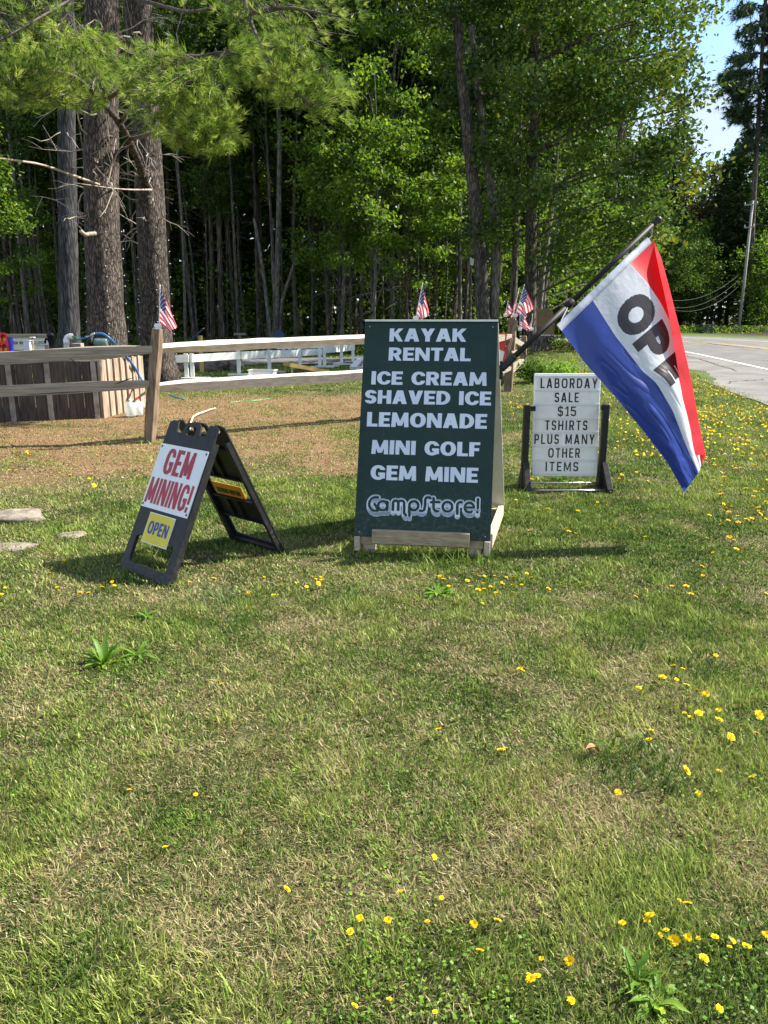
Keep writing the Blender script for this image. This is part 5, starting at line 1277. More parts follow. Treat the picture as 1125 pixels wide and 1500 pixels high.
# strings of tiny lights wound round the two trunks
for tree, P, lab, seed in ((t2, T2P, 'string of tiny white lights wound round the thick leaning pine', 1), (t3, T3P, 'string of tiny white lights wound round the pine by the fence post', 2)):
    r = rs(seed); n = 150; pts = []; bl = MB()
    for i in range(n):
        z = .7 + 2.9 * i / n; c = min(P, key=lambda p: abs(p.z - z)); a = i * .42 + r.rand() * .1; rd = (.385 if tree is t2 else .355) * (1 - .62 * z / 26) * (1 + .42 * math.exp(-z * 1.6)) * 1.10 + .015
        p = Vector((c.x + rd * math.cos(a), c.y + rd * math.sin(a), z + .05 * r.randn())); pts.append(p)
        if i % 3 == 0: bl.lathe(p, [(.006, -.012), (.013, 0), (.006, .016)], 5, (math.cos(a), math.sin(a), 0))
    s_ = MB(); s_.tube(pts, .004, 4); root = s_.build('light_string', 'black_metal', None, origin=pts[0]); tag(root, lab, 'light string'); bl.build('bulb', 'bulb', root)

# ------------------------------------------------------------------ big maple by the mound and its neighbours
def trunk_px(pxs, Y, r0, r1, m, name, label, seed, zmax, n=16, rough=.05, group=None, topshift=(0, 0), flare=.25):
    pts = [base_at(pxs[0], Y, float(gh(0, 0)) - .1)] + [at(x, y, Y) for x, y in pxs[1]]
    if pts[-1].z < zmax:
        d = pts[-1] - pts[-2] if len(pts) > 2 else Vector((0, 0, 1)); d.normalize(); L = zmax - pts[-1].z
        pts.append(Vector((pts[-1].x + d.x * L * .6 + topshift[0], Y + topshift[1], zmax)))
    N_ = 34; P = resample(pts, N_); mb = MB()
    rough_tube(mb, P, [(r0 + (r1 - r0) * (i / (N_ - 1))) * (1 + .35 * math.exp(-max(p.z, 0) * 2)) for i, p in enumerate(P)], n, rough, seed, flare)
    o = mb.build(name, m, None, smooth=True, origin=Vector((pts[0].x, Y, 0))); tag(o, label, 'tree', group); return o, P
mA, MAP = trunk_px((716, [(708, 470), (703, 350), (690, 250), (680, 140), (672, 60), (664, -60)]), 27, .25, .12, 'bark_maple', 'maple_tree', 'thick leaning twin-stemmed maple trunk behind the green board', 31, 14)
P = resample([base_at(723, 27.2, -.1), at(723, 470, 27.2), at(728, 360, 27.2), at(716, 250, 27.3), at(702, 150, 27.4), at(690, 40, 27.6)], 24)
mb = MB(); rough_tube(mb, P, [.19 - .07 * i / 23 for i in range(24)], 14, .05, 32); mb.build('second_stem', 'bark_grey', mA, smooth=True)
mB, MBP = trunk_px((776, [(777, 450), (778, 330), (780, 200), (785, 60), (783, -40)]), 27.5, .215, .12, 'bark_maple', 'maple_tree', 'dark upright maple with the widest crown reaching over the flag', 33, 15)
mC, MCP = trunk_px((751, [(752, 440), (757, 300), (760, 200)]), 29, .13, .08, 'bark_dark', 'maple_tree', 'slim dark maple trunk just left of the upright wide maple', 34, 11)
mD, MDP = trunk_px((789, [(792, 430), (799, 370), (806, 325), (812, 270)]), 31, .11, .06, 'bark_grey', 'birch_tree', 'pale thin leaning birch right of the upright maple', 35, 9)
P = resample([base_at(790, 31.1, -.1), at(797, 430, 31.1), at(805, 380, 31.2), at(818, 330, 31.3), at(828, 290, 31.5)], 16); mb = MB(); rough_tube(mb, P, [.09 - .04 * i / 15 for i in range(16)], 10, .05, 36); mb.build('second_stem', 'bark_grey', mD, smooth=True)
def lobes_crown(tree, P, L, per, size, seed, mats, cr=.33, dens=1.0, up=.5, trunk_r=.045):
    """L: lobes (px, py, Y, rx px, ry px, material index): real ellipsoids hung on limbs from the trunk."""
    r = rs(seed); Vs = []; mi = []; mb = MB()
    for (x, y, Y, rx, ry, m) in L:
        c = np.array(at(x, y, Y)); s = (at(x + 1, y, Y) - at(x, y, Y)).x; a, b = rx * s, ry * s
        n = int(per * a * b * dens); ncl = max(5, int(2.6 * a * b))
        q, C = clumps(r, c, (a, a * .85, b), ncl, n, cr)
        q = q[q[:, 2] > .6]
        Vs.append(leaf_quads(r, q, size, up)); mi.append(np.full(len(q), m))
        st = np.array(min(P, key=lambda p: abs(p.z - (c[2] - .9))))
        mb.tube([st, st * .5 + c * .5 + np.array([0, 0, .2]), c], [trunk_r, trunk_r * .7, trunk_r * .4], 6, cap=False)
        for e in C[:: 2]: mb.tube([c, (c + e) / 2 + r.randn(3) * .08, e], [trunk_r * .35, trunk_r * .25, trunk_r * .12], 4, cap=False)
    o = np.array(tree.location); link('crown', poly_mesh('crown', np.concatenate(Vs) - o, 4, mats, np.concatenate(mi)), tree)
    mb.build('limb', 'bark_dark', tree)
lobes_crown(mB, MBP, [(900, 60, 25.5, 100, 85, 0), (965, 140, 25, 70, 60, 0), (985, 225, 25, 42, 45, 0), (930, 230, 24.5, 75, 55, 0), (880, 300, 25, 70, 48, 0), (955, 310, 25, 42, 36, 0),
    (800, 150, 26, 110, 100, 0), (790, 320, 26, 75, 65, 0), (860, 375, 25.5, 50, 36, 0), (700, -90, 27, 140, 100, 0), (880, -70, 26, 150, 90, 0), (990, 15, 26, 50, 40, 0), (930, 150, 27.5, 80, 80, 0), (800, 20, 28.5, 110, 80, 0),
    (1003, 70, 26, 22, 24, 1), (998, 160, 25.5, 22, 20, 1), (1002, 272, 25.5, 24, 20, 1), (965, 345, 26, 36, 24, 1), (915, 385, 26, 32, 18, 1), (1010, 235, 25.5, 12, 11, 1), (985, 105, 25, 30, 24, 1), (1018, 15, 26, 20, 15, 1)],
    620, .165, 41, ['leaf_maple', 'leaf_yellowing'], .40, 1.1)
lobes_crown(mA, MAP, [(690, 60, 27.5, 80, 90, 0), (640, 150, 28.5, 55, 70, 0), (720, 230, 28, 50, 60, 0), (640, 20, 29, 70, 60, 0), (745, 130, 28, 50, 70, 0), (690, 330, 29, 40, 40, 0)], 520, .16, 42, ['leaf_maple'], .38)
lobes_crown(mC, MCP, [(770, 240, 29.5, 50, 60, 0), (740, 330, 29.5, 42, 40, 0), (830, 250, 30, 50, 60, 0)], 520, .16, 43, ['leaf_maple'], .38)
lobes_crown(mD, MDP, [(840, 400, 32, 46, 40, 0), (870, 430, 33, 36, 30, 0), (815, 350, 32, 40, 40, 0), (900, 410, 36, 34, 34, 0), (830, 290, 32.5, 50, 40, 0)], 260, .17, 44, ['leaf_bright'], .4)

# ------------------------------------------------------------------ forest tree kinds (each built once, then copied)
def kind_hardwood(name, H, r0, z0, rc, nl, size, seed, m, bark, ncl=70, cr=.5, bend=.4):
    r = rs(seed); pts = [(0, 0, -.1), (bend * r.uniform(-1, 1) * .4, bend * .2, H * .3), (bend * r.uniform(-1, 1), bend * r.uniform(-.5, .5), H * .65), (bend * r.uniform(-1.2, 1.2), 0, H)]
    P = resample(pts, 18); mb = MB(); rough_tube(mb, P, [r0 * (1 - .8 * i / 17) for i in range(18)], 9, .06, seed, .2)
    zc = (z0 + H) / 2; q, C = clumps(r, (0, 0, zc), (rc, rc, (H - z0) / 2 + .3), ncl, nl, cr, .3)
    limbs(mb, r, [tuple(p) for p in P], C, .75, r0 * .22, seed)
    for i in range(10):                                # dead side twigs below the crown
        z = r.uniform(1.5, max(2, z0 + 1)); c = np.array(min(P, key=lambda p: abs(p.z - z))); d = rand_unit(r, 1)[0]; d[2] *= .4; mb.tube([c, c + d * .6, c + d * 1.2 + np.array([0, 0, -.2])], [.022, .014, .006], 4, cap=False)
    o = mb.build(name, bark, None, smooth=True, local=True)
    link('crown', poly_mesh('crown', leaf_quads(r, q, size, .5), 4, [m]), o); return o
def kind_conifer(name, H, r0, z0, rc, seed, m, bark, nbr=120, per=26, fl=.42, fw=.11):
    r = rs(seed); P = resample([(0, 0, -.1), (.05, .05, H * .5), (0, 0, H)], 16); mb = MB(); rough_tube(mb, P, [r0 * (1 - .93 * i / 15) for i in range(16)], 9, .05, seed, .2)
    pos = []; dr = []
    for i in range(nbr):
        t = (i + r.rand()) / nbr; z = z0 + (H - z0) * t; a = i * 2.4 + r.rand() * .6; L = rc * (1 - t) ** .8 * (.7 + .5 * r.rand()) + .15
        d = np.array([math.cos(a), math.sin(a), -.12 + .35 * t]); c = np.array([0, 0, z]); e = c + d * L
        mb.tube([c, c + d * L * .6, e + np.array([0, 0, .08 * L])], [.03, .02, .006], 4, cap=False)
        k = max(5, int(per * L / rc) + 4); s = .15 + .85 * r.rand(k); lat = (r.rand(k) - .5) * .75 * L * (1 - s * .55); pr = np.array([-d[1], d[0], 0])
        pos.append(c + d * L * s[:, None] + pr * lat[:, None] + np.array([0, 0, 1]) * (-.10 * np.abs(lat) + r.randn(k) * .07)[:, None]); dr.append(np.repeat(d[None], k, 0) + pr * np.sign(lat)[:, None] * .8)
    o = mb.build(name, bark, None, smooth=True, local=True); pos = np.concatenate(pos); dr = np.concatenate(dr)
    q = leaf_quads(r, np.repeat(pos, 2, 0) + r.randn(len(pos) * 2, 3) * .07, fl, 1.1, .15, fw / fl * 1.6, np.repeat(dr, 2, 0) * 1.1)
    link('crown', poly_mesh('crown', q, 4, [m]), o); return o
KINDS = {
    'tall': [kind_hardwood('hardwood_tree', 19, .17, 8.6, 2.9, 8500, .21, 101, 'leaf_forest', 'bark_dark'), kind_hardwood('hardwood_tree', 18, .13, 8.5, 2.6, 7500, .21, 102, 'leaf_forest', 'bark_maple'), kind_hardwood('hardwood_tree', 20, .15, 7.6, 2.8, 8500, .21, 103, 'leaf_maple', 'bark_dark', bend=.8)],
    'small': [kind_hardwood('young_maple', 9.5, .07, 2.6, 2.2, 7600, .14, 104, 'leaf_bright', 'bark_grey', 64, .25), kind_hardwood('young_maple', 8, .06, 2.6, 2.0, 6200, .14, 105, 'leaf_bright', 'bark_dark', 52, .25), kind_hardwood('young_maple', 6, .045, .8, 1.7, 4200, .13, 106, 'leaf_bright', 'bark_dark', 36, .26)],
    'fir': [kind_conifer('fir_tree', 15, .15, 1.0, 2.4, 107, 'needle_dark', 'bark_dark'), kind_conifer('fir_tree', 17, .16, 3.5, 2.2, 108, 'needle_dark', 'bark_dark')],
    'bare': [kind_hardwood('bare_trunk', 20, .12, 13, 2.2, 3500, .22, 109, 'leaf_forest', 'bark_dark', 40), kind_hardwood('bare_trunk', 20, .10, 14, 2.0, 3500, .22, 110, 'leaf_forest', 'bark_grey', 40, bend=.7), kind_hardwood('bare_trunk', 20, .15, 13, 2.4, 3500, .22, 111, 'leaf_forest', 'bark_dark', 40)],
    'broad': [kind_hardwood('roadside_tree', 16, .2, 1.5, 4.2, 9000, .36, 112, 'leaf_forest', 'bark_dark', 80, .7), kind_hardwood('roadside_tree', 13, .17, .8, 3.8, 8000, .34, 113, 'leaf_bright', 'bark_dark', 70, .65), kind_hardwood('roadside_tree', 15, .18, 2.5, 3.6, 8000, .34, 114, 'leaf_russet', 'bark_dark', 70, .65)],
}
USED = set()
def plant(kind, v, loc, sc=1.0, rz=0.0, label=None, group=None, cat='tree', tilt=(0, 0), name=None):
    src = KINDS[kind][v]
    if (kind, v) in USED:
        o = src.copy(); COL.objects.link(o)
        for ch in list(src.children):
            c = ch.copy(); COL.objects.link(c); c.parent = o
    else: o = src; USED.add((kind, v))
    o.location = loc; o.scale = (sc, sc, sc) if not hasattr(sc, '__len__') else sc; o.rotation_euler = (tilt[0], tilt[1], rz)
    if 'group' in o: del o['group']
    return tag(o, label, cat, group)
rnd = random.Random(99)
# trunks one can tell apart along the front of the woods: (base px, depth, kind, variant, scale, sideways tilt, label)
for px_, Y, kd, v, sc, tl, lab in (
    (44, 36, 'bare', 1, 1.15, -.05, 'pale grey leaning trunk in the woods at far left, right of a darker one'), (28, 37, 'bare', 0, 1.1, -.02, 'dark trunk at far left beside the pale leaning one'),
    (75, 41, 'bare', 1, .7, 0, 'very thin trunk between the pale leaning one and the bluish pine'), (286, 37, 'bare', 0, .9, -.10, 'dark leaning trunk right of the fence post pine'),
    (325, 38, 'bare', 2, 1.0, -.06, 'broad dark trunk left of the pale forked clump'), (346, 40, 'bare', 0, .9, -.05, 'thin dark trunk between the broad dark one and the forked clump'),
    (462, 42, 'bare', 2, .75, 0, 'dark trunk midway between the forked clump and the green board'), (481, 41, 'bare', 0, 1.05, .01, 'straight dark trunk behind the shaded white barrier'),
    (521, 43, 'bare', 2, .9, .01, 'upright dark trunk just left of the green board'), (549, 44, 'bare', 1, .8, 0, 'thin grey trunk over the left corner of the green board'),
    (600, 41, 'bare', 0, .9, .01, 'dark slim trunk behind the flag above the green board'), (636, 42, 'bare', 2, 1.0, -.01, 'dark thick trunk right of the flag above the green board'),
    (649, 44, 'bare', 1, .7, 0, 'thin trunk between the dark thick one and the pale smooth one'), (674, 36, 'bare', 1, 1.05, 0, 'pale smooth trunk left of the square white plate'),
    (688, 37, 'bare', 1, .8, -.01, 'thin pale trunk that carries the square white plate'), (150, 42, 'bare', 0, 1.0, 0, 'dark trunk seen between the two thick pines'), (190, 45, 'bare', 2, .9, .02, 'dark trunk in the gap left of the fence post pine')):
    plant(kd, v, base_at(px_, Y), sc, rnd.uniform(0, 6), lab, tilt=(0, tl))
fk, FKP = trunk_px((402, [(405, 440), (408, 330), (410, 200), (405, 100)]), 36, .14, .07, 'bark_grey', 'forked_tree', 'pale forked clump of grey stems at the edge of the woods', 51, 15)
for pts, r0 in (([(398, 0), (394, 470), (386, 400), (377, 345), (372, 320)], .12), ([(406, 0), (412, 440), (430, 390), (444, 342)], .11), ([(402, 0), (402, 440), (398, 380), (400, 320)], .09)):
    P = resample([base_at(pts[0][0], 36.1, -.1)] + [at(x, y, 36.1) for x, y in pts[1:]], 14); mb = MB(); rough_tube(mb, P, [r0 * (1 - .5 * i / 13) for i in range(14)], 9, .06, int(r0 * 100)); mb.build('side_stem', 'bark_grey', fk, smooth=True)
r = rs(5); q, C = clumps(r, (FKP[-1].x, FKP[-1].y, 13.5), (3, 3, 4), 50, 6000, .5, .3); link('crown', poly_mesh('crown', leaf_quads(r, q, .2) - np.array(fk.location), 4, ['leaf_forest']), fk)
plate = thing('square_plate', at(690, 383, 36.4), 0, 'small square pale plate fixed to a thin pale trunk', 'plate'); c = at(690, 383, 36.4)
mb = MB(); mb.box((0, 0, 0), (.26, .03, .30), (Vector((.94, 0, -.34)), Vector((0, 1, 0)), Vector((.34, 0, .94)))); mb.build('panel', 'white_paint', plate, local=True, bevel=.006)
mb = MB(); mb.bar((0, .02, 0), (0, .35, 0), .03, .03); mb.build('bracket', 'galvanised', plate, local=True)
# bright young maples at the front of the woods
for i, (px_, Y, v, sc, lab) in enumerate(((545, 32.5, 0, 1.15, 'tallest bright young maple left above the green board'), (600, 33.5, 1, 1.2, 'bright young maple directly above the green board'), (500, 34.5, 0, 1.25, 'bright young maple left of the tallest bright one'), (20, 33, 1, .95, 'sunlit young maple at the far left edge of the woods'),
                           (575, 36, 0, 1.5, 'taller maple behind the bright pair above the green board'), (-30, 30, 0, 1.1, 'young maple half out of view at the far left'), (660, 38, 1, 1.3, 'young maple behind the pale smooth trunk'),
                           (865, 36, 1, .9, 'bright young maple behind the flag pole'), (915, 40, 0, .9, 'young maple right of the flag pole, below the wide crown'))):
    plant('small', v, base_at(px_, Y), sc, rnd.uniform(0, 6), lab)
# filling ranks behind: trees deep in the woods that nothing tells apart
def rank(n, Y0, Y1, x0, x1, kinds, label, group, seed, s0=.8, s1=1.2):
    r = random.Random(seed)
    for i in range(n):
        Y = Y0 + (Y1 - Y0) * ((i * .618 + r.random() * .2) % 1); px_ = x0 + (x1 - x0) * (i + r.random()) / n
        kd = r.choice(kinds); v = r.randrange(len(KINDS[kd])); plant(kd, v, base_at(px_, Y), r.uniform(s0, s1), r.uniform(0, 6.28), label, group, tilt=(r.uniform(-.03, .03), r.uniform(-.05, .05)))
rank(50, 35.5, 42, -60, 720, ['bare'], 'slender trunk among many along the front rank of the woods', 'slender trunks in the front rank', 6, .45, .85)
rank(60, 42, 58, -150, 800, ['bare'], 'slender dark trunk among many deep in the shaded woods', 'slender trunks deep in the woods', 1, .55, 1.15)
rank(30, 38, 58, -140, 900, ['tall'], 'tall leafy hardwood among many in the ranks of the woods', 'tall hardwoods in the woods', 2, .85, 1.15)
rank(22, 42, 56, -120, 900, ['small'], 'leafy undergrowth sapling among many deep in the woods', 'saplings deep in the woods', 3, .5, 1.0)
rank(12, 44, 60, -120, 920, ['fir'], 'dark fir among many half hidden deep in the woods', 'firs deep in the woods', 4, .8, 1.2)
# across the road
for px_, Y, kd, v, sc, lab in ((940, 84, 'fir', 0, 1.25, 'dark fir beyond the flag at the far bend of the road'), (968, 92, 'fir', 1, 1.45, 'tall fir behind the far bend right of the flag pole tip'), (995, 86, 'broad', 1, .95, 'light green tree above the dark refuse bin'),
        (1022, 90, 'broad', 2, 1.15, 'dull russet tree behind the far bend'), (1040, 83, 'fir', 0, 1.1, 'dark pointed fir left of the utility pole'), (1063, 84, 'fir', 1, 1.2, 'narrow dark fir just left of the utility pole'),
        (1062, 96, 'broad', 0, 1.1, 'tall leafy tree behind the utility pole'), (1108, 79, 'broad', 1, .75, 'low bright tree right of the utility pole'), (1118, 88, 'broad', 0, 1.4, 'dark leafy tree at the right edge beyond the road'), (1090, 82, 'broad', 1, .55, 'small bushy tree at the foot of the utility pole'),
        (1150, 84, 'broad', 1, 1.0, 'bright tree partly out of view beyond the road'), (1010, 80, 'broad', 0, .6, 'low dark tree left of the refuse bin'), (975, 78, 'broad', 0, .62, 'low leafy tree just right of the flag beyond the bend'), (1190, 92, 'fir', 0, 1.5, 'tall fir out at the right beyond the road'),
        (905, 74, 'broad', 1, .8, 'leafy tree beyond the flag pole where the road bends'), (930, 100, 'broad', 0, 1.4, 'tall leafy tree far behind the flag'), (985, 102, 'fir', 0, 1.5, 'tall fir far behind the light green tree'), (1035, 104, 'broad', 0, 1.05, 'dark leafy tree far behind the russet one'), (1052, 88, 'fir', 1, 1.15, 'dark fir between the pointed fir and the utility pole'), (1116, 84, 'fir', 0, 1.0, 'dark fir just right of the tall ragged pine trunk'), (984, 82, 'fir', 0, .85, 'small dark fir right of the flag beyond the road'), (880, 80, 'fir', 0, 1.2, 'dark fir behind the wide maple beyond the bend'), (1090, 104, 'fir', 1, 1.6, 'tall thin fir far behind the utility pole'), (860, 92, 'broad', 0, 1.2, 'leafy tree far behind the wide maple')):
    plant(kd, v, base_at(px_, Y), sc, rnd.uniform(0, 6), lab)
# the tall white pine at the right edge
wp, WPP = trunk_px((1099, [(1101, 360), (1106, 250), (1111, 180), (1117, 60)]), 80, .30, .1, 'bark_dark', 'white_pine', 'tall dark pine whose ragged crown hangs in the sky at the right edge', 61, 42, flare=.2)
r = rs(62); pos = []; dr = []; mb = MB()
for (y, l0, l1) in ((10, 34, 60), (35, 26, 60), (55, 16, 60), (82, 40, 50), (104, 56, 50), (120, 66, 50), (138, 44, 60), (152, 52, 50), (168, 34, 50), (190, 18, 40), (210, 30, 30), (-20, 40, 60), (-60, 40, 60), (-110, 40, 50)):
    for sgn, L in ((-1, l0), (1, l1)):
        for k in range(3):
            s = at(1110, y + r.uniform(-6, 6), 80); e = at(1110 + sgn * L * r.uniform(.55, 1), y + r.uniform(-2, 14), 80 + r.uniform(-3, 3)); s, e = np.array(s), np.array(e); d = (e - s) / np.linalg.norm(e - s)
            mb.tube([s, (s + e) / 2 + np.array([0, 0, .15]), e], [.07, .045, .015], 4, cap=False)
            n = int(60 * L / 50); t = .25 + .75 * r.rand(n); pos.append(s + (e - s) * t[:, None] + r.randn(n, 3) * np.array([.35, .6, .20])); dr.append(np.repeat(d[None], n, 0) + r.randn(n, 3) * .4)
V = needle_tufts(r, np.concatenate(pos), np.concatenate(dr), 16, .6, .07, .9); link('needles', poly_mesh('needles', V - np.array(wp.location), 3, ['needle_dark']), wp); mb.build('limb', 'bark_dark', wp)
# far woods that read as one mass, and the undergrowth along their foot
r = rs(71); n = 70000; x = np.concatenate([r.uniform(-75, 42, n)]); y = 64 + 8 * r.rand(n); z = r.rand(n) ** 1.1 * (19 + 4 * fbm(x, y, 7, 3)); 
keep = ~((x > 17) & (y < 90)); x, y, z = x[keep], y[keep], z[keep]
x2 = r.uniform(0, 130, 15000); y2 = 108 + 12 * r.rand(15000); z2 = r.rand(15000) * (19 + 8 * fbm(x2, y2, 9, 4))
Pm = np.concatenate([np.stack([x, y, z], 1), np.stack([x2, y2, z2], 1)])
tag(link('far_woods', poly_mesh('far_woods', leaf_quads(r, Pm, 1.0, .3), 4, ['leaf_forest'])), 'dense far woods closing the view behind the trunks', 'woods', kind='stuff')
r = rs(72); n = 26000; x = r.uniform(-42, 9, n); y = 32.5 + 16 * r.rand(n) ** 1.3; hgt = .15 + .75 * fbm(x, y, 1.8, 9) ** 1.5; z = r.rand(n) * hgt
k = (fbm(x, y, 2.2, 12) > .38) & (x < 7); Pm = np.stack([x, y, z], 1)[k]
n3 = 52000; x3 = r.uniform(-40, 7, n3); y3 = 37 + 14 * r.rand(n3); z3 = 4.2 * r.rand(n3) ** 1.2; k3 = (fbm(x3 + z3 * .6, y3 * .8 + z3, 1.5, 15) > .53); Pm = np.concatenate([Pm, np.stack([x3, y3, z3], 1)[k3]])
x2 = r.uniform(18, 70, 9000); y2 = 71 + 9 * r.rand(9000); z2 = r.rand(9000) * .7
q2 = road_pts(14.2); ok = x2 > np.interp(y2, q2[:, 1], q2[:, 0]); Pm = np.concatenate([Pm, np.stack([x2, y2, z2], 1)[ok]])
tag(link('undergrowth', poly_mesh('undergrowth', leaf_quads(r, Pm, .17, .4), 4, ['leaf_bright'])), 'low leafy undergrowth along the foot of the woods', 'undergrowth', kind='stuff')

# ------------------------------------------------------------------ grass blades
def grass_field(seed):
    r = rs(seed); Vs = []; Cs = []
    #        near far  per m2  length width
    bands = [(1.15, 2.6, 38000, 1.0, .0035), (2.6, 4.2, 21000, 1.0, .0048), (4.2, 7.5, 9500, 1.05, .0072), (7.5, 12, 3600, 1.1, .0105), (12, 19, 1300, 1.25, .012), (19, 33, 340, 1.6, .022)]
    for y0, y1, den, lk, wd in bands:
        xm0, xm1 = -.60 * y1 - 2.6, .60 * y1 + 2.6
        n = int((xm1 - xm0) * (y1 - y0) * den)
        x = r.uniform(xm0, xm1, n); y = r.uniform(y0, y1, n)
        k = (np.abs(x) < .60 * y + .7) | ((np.abs(x) < .60 * y + 2.6) & (r.rand(n) < .42))
        k &= x < edge_x(y) + .05 + .12 * r.randn(n)
        if y1 > 10:
            inside = (x < A1.x + .02) & (y > A0.y + (x - A0.x) * (A1.y - A0.y) / (A1.x - A0.x) - .01) & (y < A2.y) ; k &= ~inside
        if y1 > 18: k &= ~((x > -11) & (x < 2) & (y > 25.3) & (y < 29.6) & (r.rand(n) < .93))
        x, y = x[k], y[k]; n = len(x)
        b, lush, wood = zones(x, y)
        f1 = fbm(x, y, .38, 41); f2 = fbm(x, y, 1.1, 43); f3 = fbm(x, y, 3.1, 45); f4 = vnoise(x, y, .13, 47)
        bare = sst(.60, .74, 1 - f1) * (1 - lush)                      # thin worn places
        k = r.rand(n) > .35 * bare + .30 * b * (1 - f2)
        x, y, b, lush, f1, f2, f3, f4, bare = [q[k] for q in (x, y, b, lush, f1, f2, f3, f4, bare)]; n = len(x)
        ps = np.clip(.30 + 1.6 * (.5 - f1) + 1.1 * (.5 - f3) + .42 * b - .20 * lush + .12 * bare, .05, .9)
        u = r.rand(n); straw = u < ps
        g = np.clip(f2 * .9 + .55 * (f4 - .5) + .25 * r.randn(n) * .8 + .12 * lush, 0, 1)[:, None]
        cA, cB, cC = np.array([.042, .090, .016]), np.array([.15, .23, .038]), np.array([.38, .43, .11])
        green = np.where(g < .5, cA + (cB - cA) * g * 2, cB + (cC - cB) * (g * 2 - 1))
        v = r.rand(n)[:, None]
        st = np.array([.22, .175, .078]) * (1 - v) + np.array([.46, .40, .205]) * v
        st = st * (1 - .55 * b[:, None]) + .55 * b[:, None] * (np.array([.22, .12, .06]) * (1 - v) + np.array([.50, .325, .175]) * v)
        col = np.where(straw[:, None], st, green) * (.6 + .8 * r.rand(n)[:, None])
        tuft = sst(.50, .68, f4 * .5 + f2 * .5)
        L = (.015 + .026 * r.rand(n) + .030 * tuft * r.rand(n)) * lk * np.where(straw, .68, 1.0) * (1 - .30 * b) * (1 + .25 * lush)
        tall = r.rand(n) < .012; L = np.where(tall, L * 1.9, L)
        a = 2 * math.pi * 2.2 * vnoise(x, y, .17, 49) + r.randn(n) * 1.5; lean = np.where(straw, r.uniform(.45, 1.5, n), np.abs(r.randn(n) * .38) + .08); lean = np.clip(lean, 0, 1.5)
        d = np.stack([np.cos(a) * np.sin(lean), np.sin(a) * np.sin(lean), np.cos(lean)], 1)
        bend = np.stack([np.cos(a), np.sin(a), -np.ones(n) * .55], 1) * (r.rand(n) * .55)[:, None]
        tw = a + math.pi / 2 + r.randn(n) * .6; s = np.stack([np.cos(tw), np.sin(tw), np.zeros(n)], 1)
        w = (wd * (.5 + 1.0 * r.rand(n)) * np.where(straw, .8, 1.0))[:, None]
        p0 = np.stack([x, y, gh(x, y) - .006 + np.where(straw, .012 * r.rand(n), 0)], 1)
        m_ = p0 + d * (L * .52)[:, None] + bend * (L * .12)[:, None]; t_ = p0 + d * L[:, None] + bend * (L * .55)[:, None]
        t_[:, 2] = np.maximum(t_[:, 2], p0[:, 2] + .008)
        Vs.append(np.stack([p0 - s * w * .5, p0 + s * w * .5, m_ + s * w * .42, m_ - s * w * .42, t_], 1).reshape(-1, 3)); Cs.append(np.repeat(col, 5, 0))
    V = np.concatenate(Vs); C = np.concatenate(Cs); n = len(V) // 5; i0 = np.arange(n)[:, None] * 5
    loops = np.concatenate([i0, i0 + 1, i0 + 2, i0 + 3, i0 + 3, i0 + 2, i0 + 4], 1).ravel(); sizes = np.tile([4, 3], n)
    print('grass blades', n)
    return fastmesh('grass', V, sizes, loops, ['grass_blades'], col=C)
r = rs(29); n = 36000; y = 1.2 + 9 * r.rand(n) ** 1.6; x = (r.rand(n) - .5) * 1.3 * (y + .8); k = (fbm(x, y, .55, 81) > .54) & (x < edge_x(y) - .1)
P = np.stack([x, y, gh(x, y) + .004 + .022 * r.rand(n)], 1)[k]
tag(link('clover', poly_mesh('clover', leaf_quads(r, P, .0105, 1.5, 0, .95), 4, ['leaf_weed'])), 'low patches of tiny clover leaves among the lawn grass', 'clover', kind='stuff')
tag(link('grass', grass_field(7)), 'patchy green and straw coloured lawn grass around the signs', 'grass', kind='stuff')

r = rs(37); n = 9000; x = r.uniform(-9, 2.2, n); y = r.uniform(6.8, 15.5, n); b_ = zones(x, y)[0]; k = (b_ > r.rand(n) * 1.1) & ~((x < A1.x + .05) & (y > 10.9)); P = np.stack([x, y, gh(x, y) + .012 + .012 * r.rand(n)], 1)[k]
tag(link('leaf_litter', poly_mesh('leaf_litter', leaf_quads(r, P, .045, 2.2, 0, .3), 4, ['needle_litter'])), 'scattered dry brown leaf and needle litter on the bare ground by the fence', 'litter', kind='stuff')
# ------------------------------------------------------------------ weeds and tufts one can point to
def weed(px, py, n, L, w, label, seed, up=.55, m='leaf_weed', name='weed_plant', cat='weed'):
    """A rosette of broad folded leaves."""
    c = gp(px, py); r = rs(seed); mb = MB()
    for i in range(n):
        a = i * 2.4 + r.rand() * .8; l = L * (.55 + .6 * r.rand()); e = up * (.35 + 1.0 * r.rand()); d = Vector((math.cos(a), math.sin(a), 0)); s = Vector((-d.y, d.x, 0)); ww = w * (.6 + .7 * r.rand())
        pts = []
        for k in range(6):
            t = k / 5; z = l * (math.sin(e) * t * 1.3 - .55 * t * t * (1 - e * .4)); o = d * l * t * math.cos(e * .7) + Vector((r.randn() * .004, r.randn() * .004, max(z, .004) + .004)); f = ww * (math.sin(math.pi * min(1, t * .92 + .08)) ** .8 + .05); pts.append((o, f))
        vs = []; fs = []
        for o, f in pts: vs += [o - s * f + Vector((0, 0, f * .35)), o, o + s * f + Vector((0, 0, f * .35))]
        for k in range(5):
            for j in range(2): fs.append([k * 3 + j, k * 3 + j + 1, k * 3 + 4 + j, k * 3 + 3 + j])
        mb.add(vs, fs)
    o = mb.build(name, m, None, smooth=True, local=True); o.location = c + Vector((0, 0, float(gh(c.x, c.y)))); return tag(o, label, cat)
weed(152, 975, 30, .125, .0095, 'bright broad leaved weed rosette in the lawn below the plastic sign', 1, .95)
weed(200, 962, 12, .13, .010, 'smaller leafy weed right of the bright rosette', 2)
